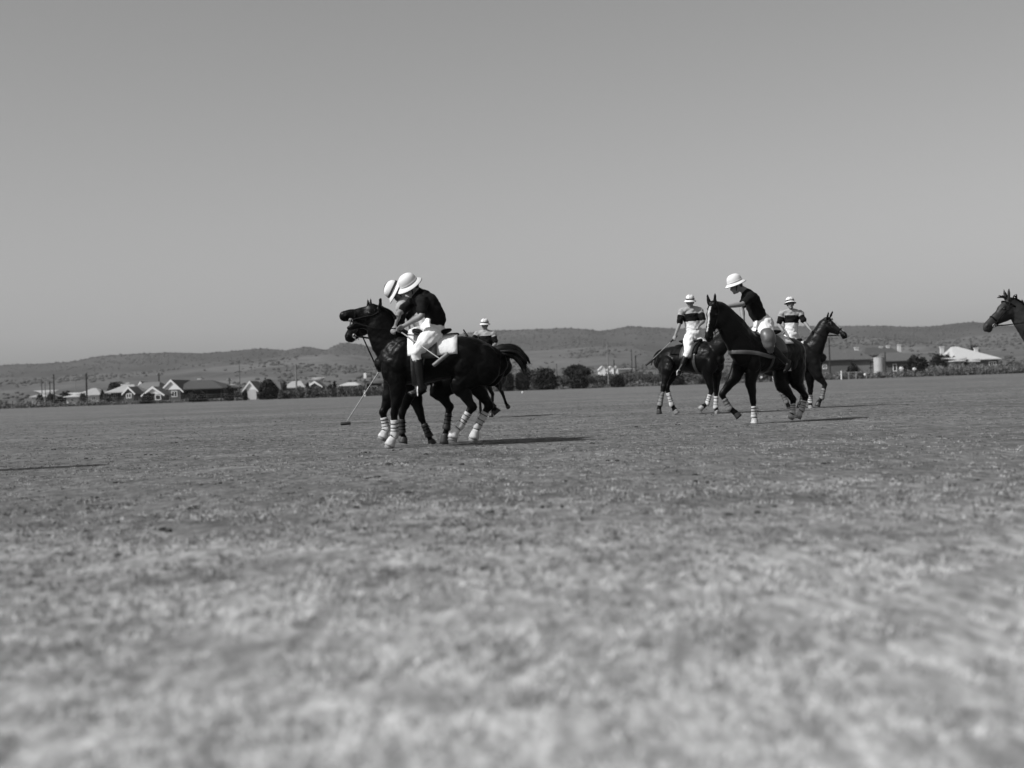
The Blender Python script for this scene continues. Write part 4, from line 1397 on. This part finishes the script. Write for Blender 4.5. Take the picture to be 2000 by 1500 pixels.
    if jersey != 'dark':
        C = faces_co(je)
        nk, pv = np.array(J['neck']), np.array(J['pelvis'])
        ax = pv - nk
        t = (C - nk) @ ax / (ax @ ax)
        idx = ((t > band[0]) & (t < band[1])).astype(int)
        idx[t >= band[1]] = 2
        mid = np.array(lerp(J['shR'], J['shL'], .5)); Sn = np.array(S)
        lat = (C - mid) @ Sn
        half = abs((np.array(J['shL']) - mid) @ Sn)
        for s in 'RL':
            sh, el = np.array(J['sh' + s]), np.array(J['el' + s])
            a = el - sh
            ta = (C - sh) @ a / (a @ a)
            dist = np.linalg.norm(C - (sh + np.clip(ta, 0, 1)[:, None] * a), axis=1)
            sgn = 1 if s == 'L' else -1
            near = (dist < .090 * k) & ((lat * sgn > half * .82) | (ta > .55))
            idx[near] = 0
            idx[near & (ta > .34)] = 1
        set_mats(je, idx)
    if legs:
        b = MB()
        b.tube([lerp(J['pelvis'], J['waist'], .62), J['pelvis'], lerp(J['hipR'], J['hipL'], .5)], [(.148 * k, .122 * k), (.175 * k * seat, .145 * k * seat), (.15 * k * seat, .115 * k * seat)], side=S, seg=18)
        for s in 'RL':
            hi, kn, an = J['hip' + s], J['kn' + s], J['an' + s]
            b.tube([lerp(J['pelvis'], hi, .7), hi, lerp(hi, kn, .35), lerp(hi, kn, .7), kn, lerp(kn, an, .18), lerp(kn, an, .34 if not standing else .95)],
                   [.11 * k * seat, .118 * k * seat, .115 * k * seat, .088 * k * seat, .072 * k, .062 * k, .055 * k if not standing else .07 * k], side=S, seg=14)
        br_ = b.fuse('breeches', M[breech], e, voxel=.012, it=2)
        displace(br_, .007, 19, J['pelvis'].x * 7 + 2)
        for s in 'RL':
            hi, kn, an, to = J['hip' + s], J['kn' + s], J['an' + s], J['to' + s]
            d = on(to - an); dn = on(an - kn)
            b = MB()
            b.tube([lerp(kn, an, .30 if not standing else .8), lerp(kn, an, .5 if not standing else .9), lerp(kn, an, .8 if not standing else .95), an], [.066 * k, .064 * k, .050 * k, .046 * k], side=S, seg=14)
            b.tube([an + dn * .02 - d * .045 * k, an + dn * .035 + d * .05 * k, to + dn * .01], [(.040 * k, .046 * k), (.044 * k, .040 * k), (.036 * k, .026 * k)], side=S, seg=12)
            bo = b.fuse('boot', M[boots], e, voxel=.011, it=1)
            MB().tube([an + dn * .078 * k - d * .07 * k, an + dn * .078 * k + d * .03, to + dn * .036], [(.036 * k, .010), (.040 * k, .009), (.034 * k, .007)], side=S, seg=10, flat=True).build('sole', M['leather_dark'], bo)
            if guard and s in guard:
                MB().tube([lerp(hi, kn, .55), lerp(hi, kn, .85), kn, lerp(kn, an, .16), lerp(kn, an, .40)], [(.13 * k, .125 * k), (.142 * k, .135 * k), (.135 * k, .13 * k), (.11 * k, .105 * k), (.062 * k, .062 * k)], side=S, seg=16, sub=4, flat=True).build('knee_guard', M['leather_tan'], e, smooth=True)
    if hat:
        helmet(e, c + u * .035 * k, f, J.get('hatup', u), hat, k * hatk)
    return e


def stirrup(P, loc, top, foot, d):
    """stirrup leather and iron hanging from the saddle"""
    e = thing('stirrup', P.O + foot, loc, 'stirrup', 'stirrups of the riders')
    F_ = foot
    s = MB().tube([top - F_, Vector((0, 0, .07))], [(.012, .005), (.012, .005)], seg=6, sub=1, flat=True, side=P.F)
    s.build('stirrup_leather', M['leather_mid'], e)
    b = MB()
    ps = []
    for i in range(13):
        a = math.radians(-50 + 280 * i / 12)
        ps.append(d * (.058 * math.cos(a)) + Vector((0, 0, .0 + .06 * math.sin(a))))
    b.tube(ps, [.009] * 13, seg=6, sub=1)
    b.tube([d * -.055 + Vector((0, 0, -.046)), d * .055 + Vector((0, 0, -.046))], [(.02, .008)] * 2, seg=8, sub=1)
    b.build('stirrup_iron', M['steel'], e)
    return e


def mallet(loc, a, b_, label, axis, hl=.21, hr=.026, headm='mallet_wood', over=.10):
    """a: hand end, b_: head end (world)"""
    e = thing('polo_mallet', a, label, 'polo mallet', 'polo mallets')
    d = on(b_ - a)
    B = b_ - a
    MB().tube([-d * over, B * .5, B], [.010, .0078, .0072], seg=8, sub=2).build('shaft', M['cane'], e, smooth=True)
    MB().tube([-d * over, -d * (over - .12) * 1 + d * .08], [.017, .016], seg=8, sub=1).build('grip', M['leather_dark'], e, smooth=True)
    ax = on(axis)
    MB().tube([B - ax * hl / 2, B - ax * hl * .42, B + ax * hl * .42, B + ax * hl / 2], [hr * .9, hr, hr, hr * .9], seg=14, sub=1, flat=True, side=d).build('head', M[headm], e, smooth=True)
    return e


def hind(P, sy, pose='stand'):
    if pose == 'stand':
        return [P.h(-.42, sy * .15, .86), P.h(-.66, sy * .13, .56), P.h(-.62, sy * .13, .20), P.h(-.57, sy * .13, .09), P.h(-.54, sy * .13, 0)]
    return pose


def LP(P, sy, pts, lat=.13):
    return [P.h(q[0], sy * (q[2] if len(q) > 2 else lat), q[1]) for q in pts]


V3 = Vector
# ------------------------------------------------------------------ A: nearest pony, facing left
A = Pony(856, 872, 19.9, 180)
n, fz = -.14, .14
A_legs = {
    'fl': A.wl([(777, 764), (770, 808), (770.5, 850), (764, 862), (758, 877)], n),
    'fr': A.wl([(762, 772), (748, 806), (754, 838), (750, 848), (745, 860)], fz),
    'hl': A.wl([(899, 752), (922, 795), (898, 832), (887, 846), (883, 862)], n),
    'hr': A.wl([(928, 750), (955, 792), (932, 834), (927, 848), (923, 864)], fz),
}
A_neck = ([A.h(.40, 0, 1.17), A.w(788, 695), A.w(763, 672), A.w(748, 645), A.w(740, 618)],
          [(.19, .30), (.15, .27), (.12, .24), (.10, .21), (.082, .165)])
hA, A_hp = pony(A, A_legs, A_neck, A.w(745, 611), (-1, 0, -.04), (-.04, -.10, 1), 'black pony nearest the camera, head high, with white saddle cloth and white leg boots',
                coat='coat_black', voxel=.013, mouth=10, rein_to=A.w(783, 641, -.1), head_k=.84, ear_back=.1, hk=1.5,
                tail=[A.w(964, 688), A.w(982, 682), A.w(1003, 685), A.w(1018, 700), A.w(1025, 716)], tail_r=1.5,
                cloth=(-.30, .34, 82), wraps={'fl': 'w', 'fr': 'w', 'hl': 'w', 'hr': 'w'})
# flying tail hair
tb = MB()
rng = random.Random(3)
for i in range(16):
    x = rng.uniform(985, 1005)
    tb.tube([A.w(x, 682, rng.uniform(-.04, .04)), A.w(x - 3, 692), A.w(x - rng.uniform(2, 9), rng.uniform(700, 708))], [.012, .009, .002], seg=5, sub=3)
for i in range(14):
    tb.tube([A.w(1016, 690, rng.uniform(-.04, .04)), A.w(1023 + rng.uniform(-2, 2), 706), A.w(1025 + rng.uniform(-3, 8), rng.uniform(718, 730))], [.013, .009, .002], seg=5, sub=3)
tb.build('tail_hair', M['hair_black'], hA)

JA = dict(pelvis=A.w(846, 643), waist=A.w(851, 620), chest=A.w(836, 591), neck=A.w(816, 569), head=A.w(803, 561, -.03), face=(-.80, -.15, -.55), hup=(-.26, -.30, .9),
          shL=A.w(826, 590, -.18), shR=A.w(808, 588, .18), elL=A.w(823, 617, -.30), haL=A.w(790, 636, -.16), elR=A.w(779, 612, .10), haR=A.w(771, 636, -.04),
          gL=(.2, .7, -.6), gR=(.7, -.6, -.5),
          hipL=A.w(846, 655, -.11), hipR=A.w(844, 655, .11), knL=A.w(813, 686, -.34), knR=A.w(806, 690, .34), anL=A.w(822, 757, -.37), anR=A.w(818, 757, .37), toL=A.w(803, 768, -.40), toR=A.w(800, 766, .4))
JA = {q: (v + A.O if q not in ('face', 'hup', 'gL', 'gR') else v) for q, v in JA.items()}
person(A.O + A.h(0, 0, 1.45), JA, 'rider in dark jersey and plain white helmet bent over the black pony nearest the camera', 'dark', 'plain', bulk=1.05, seat=1.12)
stirrup(A, 'bright stirrup under the boot of the dark-jersey rider on the black pony', A.w(836, 668, -.28), A.w(816, 764, -.375), V3((0, 1, 0)))
stirrup(A, 'far-side stirrup of the black pony nearest the camera', A.w(836, 668, .28), A.w(812, 762, .375), V3((0, 1, 0)))
mallet(None, A.O + A.w(774, 642, -.06), A.O + A.w(861, 702, -.62), 'polo mallet pointing down across the white saddle cloth of the near pony', A.w(876, 691) - A.w(848, 714), hl=.25, headm='mallet_wood')

# ------------------------------------------------------------------ B: pony hidden behind A
B = Pony(872, 868, 20.75, 180, .98)
B_legs = {
    'fl': B.wl([(797, 768), (785, 808), (785, 845), (789, 855), (787, 866)], -.12),
    'fr': B.wl([(810, 776), (824, 818), (838, 851), (841, 860), (846, 869)], .12),
    'hl': B.wl([(856, 760), (878, 795), (872, 836), (869, 849), (867, 868)], -.12),
    'hr': B.wl([(932, 752), (952, 782), (963, 796), (967, 801), (972, 807)], .12),
}
B_neck = ([B.h(.40, 0, 1.17), B.w(798, 690), B.w(768, 665), B.w(744, 642), B.w(733, 620)],
          [(.18, .29), (.14, .24), (.11, .19), (.088, .15), (.075, .115)])
hB, B_hp = pony(B, B_legs, B_neck, B.w(728, 608), (-.72, .22, -.64), (-.64, .05, .72), 'black pony almost hidden behind the nearest one, seen by its unwrapped legs',
                coat='coat_black', voxel=.016, head_k=.88, hk=1.4, cm='leather_dark', rein_to=B.w(800, 655), ear_back=.9, tail=[B.w(938, 690), B.w(950, 700), B.w(953, 716), B.w(951, 733)], martingale=False,
                wraps={'fl': 'd', 'fr': 'd', 'hl': 'd', 'hr': 'd'})
JB = dict(pelvis=B.w(836, 642), waist=B.w(822, 623), chest=B.w(800, 602), neck=B.w(785, 586), head=B.w(777, 570, -.02), face=(-.45, -.1, -.9), hup=(-.84, -.1, .52),
          shL=B.w(784, 600, -.18), shR=B.w(798, 590, .18), elL=B.w(781, 634, -.14), haL=B.w(777, 664, -.05), elR=B.w(792, 620, .15), haR=B.w(800, 650, .05),
          gL=(-.5, 0, -.8), gR=(.6, .6, 0),
          hipL=B.w(838, 655, -.11), hipR=B.w(838, 655, .11), knL=B.w(806, 650, -.30), knR=B.w(800, 680, .34), anL=B.w(816, 716, -.33), anR=B.w(812, 745, .37), toL=B.w(800, 724, -.36), toR=B.w(797, 754, .4))
JB = {q: (v + B.O if q not in ('face', 'hup', 'gL', 'gR') else v) for q, v in JB.items()}
person(B.O + B.h(0, 0, 1.45), JB, 'rider with banded white helmet leaning far down behind the rider in the dark jersey', 'band', 'band')
mallet(None, B.O + B.w(776, 670, -.05), B.O + B.w(675, 827, -.25), 'polo mallet swung low before the chest of the nearest pony, its head above the grass', (1, .12, .02), hl=.135, hr=.024, headm='mallet_dark')

# ------------------------------------------------------------------ C: rider beyond, small, in the gap behind A
Cp = Pony(949, 815, 37.5, 244, 1.0)
C_legs = {'fl': LP(Cp, 1, [(.50, .88), (.54, .48), (.52, .20), (.56, .10), (.58, 0)]), 'fr': LP(Cp, -1, [(.52, .88), (.70, .56), (.55, .34), (.50, .27), (.46, .20)]),
          'hl': LP(Cp, 1, [(-.44, .86), (-.70, .58), (-.86, .34), (-.93, .28), (-1.0, .22)]), 'hr': hind(Cp, -1)}
hC, C_hp = pony(Cp, C_legs, ([Cp.h(.40, 0, 1.17), Cp.h(.62, 0, 1.36), Cp.h(.78, 0, 1.52), Cp.h(.88, 0, 1.64), Cp.h(.93, 0, 1.70)], [(.18, .29), (.14, .22), (.11, .17), (.085, .13), (.075, .11)]),
                Cp.h(.95, 0, 1.72), Cp.F * .6 - Cp.U * .8, Cp.F * .8 + Cp.U * .6, 'dark pony mostly hidden beyond the nearest pony, carrying the distant rider', coat='coat_dark', voxel=.02, cm='leather_dark', martingale=False)
JC = dict(pelvis=Cp.w(950, 695), waist=Cp.w(949, 678), chest=Cp.w(949, 658), neck=Cp.w(948, 646), head=Cp.w(947, 635), face=(-.35, -.9, -.15), hup=(0, -.15, 1),
          shL=Cp.w(963, 652, -.02), shR=Cp.w(933, 652, .02), elL=Cp.w(968, 671, -.1), haL=Cp.w(958, 682, -.25), elR=Cp.w(921, 668, -.12), haR=Cp.w(911, 655, -.22), gR=(.5, 0, -.8), gL=(.3, -.8, 0),
          hipL=Cp.w(957, 698), hipR=Cp.w(943, 698), knL=Cp.w(973, 722, -.28), knR=Cp.w(925, 722, -.1), anL=Cp.w(978, 755, -.1), anR=Cp.w(922, 755, .05), toL=Cp.w(978, 762, -.25), toR=Cp.w(920, 762, -.12))
JC = {q: (v + Cp.O if q not in ('face', 'hup', 'gL', 'gR') else v) for q, v in JC.items()}
person(Cp.O + Cp.h(0, 0, 1.45), JC, 'distant rider in pale-shouldered jersey and banded helmet seen over the rump of the nearest pony', 'band', 'band', band=(.20, 1.0), k=1.0, hatk=.86)
mallet(None, Cp.O + Cp.w(910, 651, -.22), Cp.O + Cp.w(936, 690, -.3), 'polo mallet held upright-handed by the distant middle rider', (.3, 1, 0))

# ------------------------------------------------------------------ D: walking pony, left of the right-hand group
D = Pony(1354, 809.5, 33.3, -43, 1.06)
D.rz = .07
D.wd = 1.14
D_legs = {
    'hr': D.wl([(1304, 718), (1296, 755), (1289, 790), (1287, 800), (1288, 809)], -.05),
    'hl': D.wl([(1318, 722), (1302, 757), (1312, 790), (1318, 800), (1323, 808)], .3),
    'fr': D.wl([(1382, 732), (1389, 764), (1381, 788), (1373, 794), (1366, 800)], -.42),
    'fl': D.wl([(1400, 730), (1399, 765), (1398, 795), (1400, 802), (1402, 811)], -.2),
}
hD, D_hp = pony(D, D_legs, ([D.h(.40, 0, 1.17), D.h(.66, 0, 1.33), D.h(.84, .02, 1.50), D.h(.96, .03, 1.64), D.h(1.02, .03, 1.72)], [(.18, .29), (.14, .22), (.11, .17), (.085, .13), (.075, .11)]),
                D.h(1.04, .03, 1.74), D.F * .6 - D.U * .8, D.F * .8 + D.U * .6, 'dark pony at the left of the right-hand group, its head hidden by another pony', coat='coat_dark', voxel=.017, cm='leather_dark', martingale=False,
                tail=[D.w(1290, 684, .3), D.w(1282, 690, .3), D.w(1276, 700, .3), D.w(1272, 711, .3)], tail_r=.45, wraps={'hr': 'g', 'hl': 'wn', 'fr': 'wn', 'fl': 'wn'})
JD = dict(pelvis=D.w(1354, 652), waist=D.w(1352, 634), chest=D.w(1350, 614), neck=D.w(1349, 601), head=D.w(1348, 590, -.03), face=(-.15, -.95, -.22), hup=(-.02, -.2, 1),
          shR=D.w(1332, 608, -.02), shL=D.w(1366, 606, .0), elR=D.w(1327, 634, -.08), haR=D.w(1319, 655, -.12), elL=D.w(1374, 627, -.12), haL=D.w(1365, 636, -.28), gR=(-.6, 0, -.8), gL=(0, -.8, -.2),
          hipR=D.w(1346, 660, -.05), hipL=D.w(1361, 660, .02), knR=D.w(1343, 688, -.36), knL=D.w(1385, 686, -.1), anR=D.w(1329, 722, -.36), anL=D.w(1385, 724, -.05), toR=D.w(1326, 731, -.5), toL=D.w(1387, 731, -.2))
JD = {q: (v + D.O if q not in ('face', 'hup', 'gL', 'gR') else v) for q, v in JD.items()}
person(D.O + D.h(0, 0, 1.45), JD, 'rider in pale jersey with a wide black band, holding his mallet down behind him', 'band', 'band', k=1.02, hatk=.84)
mallet(None, D.O + D.w(1316, 662, -.12), D.O + D.w(1268, 708, -.35), 'polo mallet held slanting down beside the rump of the standing pony', (.7, .2, .5), hl=.2, headm='mallet_dark')
stirrup(D, 'near stirrup of the rider in the pale banded jersey', D.w(1350, 680, -.36), D.w(1326, 728, -.42), V3((.8, .5, 0)))

# ------------------------------------------------------------------ F: pony at the right, head up, facing right
Fp = Pony(1546, 798.5, 35.4, -22, 1.05)
Fp.rz = .07
Fp.wd = 1.14
F_legs = {
    'fr': Fp.wl([(1597, 733), (1611, 751), (1605, 777), (1599, 786), (1596, 794)], -.38),
    'fl': Fp.wl([(1582, 735), (1583, 765), (1583, 786), (1583, 792), (1584, 799)], -.12),
    'hr': Fp.wl([(1520, 727), (1522, 757), (1536, 785), (1540, 793), (1543, 799)], .1),
    'hl': Fp.wl([(1552, 735), (1568, 760), (1566, 783), (1562, 790), (1560, 797)], .3),
}
hF, F_hp = pony(Fp, F_legs, ([Fp.h(.40, 0, 1.17), Fp.w(1585, 690, -.25), Fp.w(1597, 665, -.30), Fp.w(1607, 645, -.33), Fp.w(1612, 632, -.35)], [(.19, .30), (.15, .25), (.12, .20), (.092, .155), (.078, .12)]),
                Fp.w(1615, 625, -.36), (.60, -.45, -.60), (.38, -.55, .74), 'dark brown pony facing right with ears up and a small white face mark', coat='coat_bay', voxel=.016,
                blaze=True, martingale=False, rein_to=Fp.w(1584, 646, -.25), ear_back=.2, head_k=.95, wraps={'fr': 'g', 'fl': 'wn', 'hr': 'gn', 'hl': 'gn'})
JF = dict(hatup=(0, .52, 1), pelvis=Fp.w(1545, 655), waist=Fp.w(1545, 638), chest=Fp.w(1545, 617), neck=Fp.w(1545, 605), head=Fp.w(1543.5, 594, -.03), face=(-.12, -.95, .12), hup=(0, .3, 1),
          shR=Fp.w(1528, 612, 0), shL=Fp.w(1562, 611, 0), elR=Fp.w(1521, 634, -.05), haR=Fp.w(1529, 646, -.25), elL=Fp.w(1572, 630, -.1), haL=Fp.w(1582, 643, -.28), gR=(0, -.8, 0), gL=(0, -.8, 0),
          hipR=Fp.w(1540, 662, -.08), hipL=Fp.w(1553, 660, .05), knR=Fp.w(1552, 690, -.36), knL=Fp.w(1568, 690, .25), anR=Fp.w(1546, 724, -.38), anL=Fp.w(1560, 724, .3), toR=Fp.w(1552, 731, -.45), toL=Fp.w(1568, 731, .25))
JF = {q: (v + Fp.O if q not in ('face', 'hup', 'gL', 'gR', 'hatup') else v) for q, v in JF.items()}
person(Fp.O + Fp.h(0, 0, 1.45), JF, 'smiling rider in pale jersey with black band and black cuffs facing the camera', 'band', 'band', k=1.0, hatk=.90)

# ------------------------------------------------------------------ E: pony cantering toward the camera, right group
E = Pony(1505, 824.5, 25.3, 225)
E.rz = .07
E.wd = 1.14
E_legs = {
    'fr': E.wl([(1434, 738), (1410, 771), (1425, 797), (1436, 806), (1444, 815)], -.55),
    'fl': E.wl([(1466, 742), (1471, 785), (1473, 813), (1474, 822), (1473, 832)], -.42),
    'hr': E.wl([(1527, 750), (1549, 780), (1548, 806), (1546, 812), (1543, 819)], .25),
    'hl': E.wl([(1556, 745), (1573, 775), (1566, 800), (1561, 808), (1558, 818)], .42),
}
E_neck = ([E.h(.38, 0, 1.17), E.w(1456, 680, -.42), E.w(1436, 650, -.52), E.w(1415, 622, -.60), E.w(1401, 604, -.64)],
          [(.24, .34), (.205, .33), (.165, .29), (.128, .235), (.095, .165)])
hE, E_hp = pony(E, E_legs, E_neck, E.w(1395, 596, -.67), (-.26, -.30, -.9), (-.62, -.72, .38), 'dark pony with a white blaze and grey breast strap cantering toward the camera', coat='coat_dark', voxel=.0135,
                blaze=True, martingale=False, rein_to=E.w(1420, 600, -.45), ear_back=1.6, hk=1.2, head_k=.98, breast=True, cloth=(-.32, .30, 60),
                wraps={'fr': 'g', 'fl': 'w', 'hr': 'w', 'hl': 'w'})
JE = dict(pelvis=E.w(1491, 634), waist=E.w(1479, 612), chest=E.w(1468, 586), neck=E.w(1455, 568), head=E.w(1438, 558, -.03), face=(-.93, -.12, -.35), hup=(-.10, -.04, 1),
          shL=E.w(1468, 580, -.17), shR=E.w(1458, 578, .18), elL=E.w(1450, 594, -.30), haL=E.w(1417, 599, -.40), elR=E.w(1449, 602, .14), haR=E.w(1452, 628, .0), gL=(-.1, .8, -.2), gR=(.5, .5, 0),
          hipL=E.w(1494, 645, -.12), hipR=E.w(1488, 645, .12), knL=E.w(1497, 668, -.44), knR=E.w(1452, 680, -.10), anL=E.w(1537, 708, -.40), anR=E.w(1470, 722, .1), toL=E.w(1532, 724, -.52), toR=E.w(1455, 730, 0))
JE = {q: (v + E.O if q not in ('face', 'hup', 'gL', 'gR') else v) for q, v in JE.items()}
eP = person(E.O + E.h(0, 0, 1.45), JE, 'rider in dark jersey and tall white helmet standing in the stirrups of the cantering pony', 'dark', 'plain', k=1.03, seat=1.2)
_o = E.h(0, 0, 1.45)
kg = MB().tube([E.w(1498, 651, -.42) - _o, E.w(1500, 657, -.46) - _o, E.w(1501, 666, -.48) - _o, E.w(1502, 675, -.49) - _o, E.w(1504, 684, -.47) - _o],
               [(.112, .10), (.126, .115), (.118, .11), (.092, .085), (.06, .055)], side=(1, 0, .1), seg=18, sub=4).build('knee_guard', M['leather_tan'], eP, smooth=True)
displace(kg, .006, 14, 3)
stirrup(E, 'bright stirrup under the boot of the rider on the cantering pony', E.w(1500, 665, -.30), E.w(1540, 718, -.42), V3((.7, .7, 0)))

# ------------------------------------------------------------------ G: pony coming in at the right edge
G = Pony(2112, 806, 24.0, 184, 1.0)
G.rz = .07
G_legs = {'fl': LP(G, 1, [(.50, .88), (.54, .48), (.52, .20), (.56, .10), (.58, 0)]), 'fr': LP(G, -1, [(.52, .88), (.66, .50), (.50, .30), (.45, .24), (.41, .17)]),
          'hl': hind(G, 1), 'hr': LP(G, -1, [(-.36, .86), (-.48, .54), (-.40, .20), (-.35, .09), (-.32, 0)])}
hG, G_hp = pony(G, G_legs, ([G.h(.40, 0, 1.17), G.w(2030, 660), G.w(2006, 633), G.w(1988, 610), G.w(1976, 596)], [(.18, .29), (.15, .23), (.12, .19), (.095, .15), (.08, .12)]),
                G.w(1973, 590), (-.72, -.1, -.62), (-.62, -.1, .72), 'brown pony with an untidy forelock entering at the right edge', coat='coat_brown', voxel=.014,
                forelock=True, martingale=False, rein_to=G.h(.28, 0, 1.62), ear_back=.75, head_k=.98)

# ------------------------------------------------------------------ spectators at the far edge
def bystander(px, top, Y, label, lean=0.0, pose=0):
    x = wp(px, top, Y).x
    H = hz(px, top, Y)
    k = H / 1.78
    O = Vector((x, Y, 0))
    h = lambda a, b, c: O + Vector((a, b, c)) * k
    J = dict(pelvis=h(0, 0, .95), waist=h(lean * .3, -.02, 1.12), chest=h(lean * .7, -.05, 1.32), neck=h(lean, -.06, 1.50), head=h(lean * 1.1, -.09, 1.62), face=(-.3, -1, -.1), hup=(0, 0, 1),
             shL=h(.19 + lean, -.05, 1.42), shR=h(-.19 + lean, -.05, 1.42), elL=h(.24 + lean, -.08, 1.14), elR=h(-.25 + lean, -.12, 1.14), haL=h(.18, -.26, 1.0), haR=h(-.2, -.3, 1.05),
             hipL=h(.10, 0, .92), hipR=h(-.10, 0, .92), knL=h(.12, -.02, .50), knR=h(-.13, -.06, .50), anL=h(.13, .02, .09), anR=h(-.15, 0, .09), toL=h(.15, -.14, .04), toR=h(-.17, -.16, .04))
    return person(tuple(O), J, label, 'white', None, voxel=.03, standing=True, breech='jersey_band' if pose == 0 else 'leather_mid', group='spectators at the far edge of the field', k=k)


_jl = M['jersey_light']; _jb = M['jersey_band']
M['jersey_light'] = M['cloth_white']; M['jersey_band'] = M['cloth_white']
o1 = bystander(1760, 713, 234, 'spectator in white shirt standing before the timber shed', 0)
o2 = bystander(1784, 715, 233, 'spectator in white shirt leaning beside the tall dark tree', .12, 1)
o3 = bystander(1511, 728, 234, 'spectator in white shirt seen under the belly of the cantering pony', 0)
o4 = bystander(1487, 733, 233, 'small spectator in white seen between the legs of the cantering pony', 0, 1)
M['jersey_light'] = _jl; M['jersey_band'] = _jb
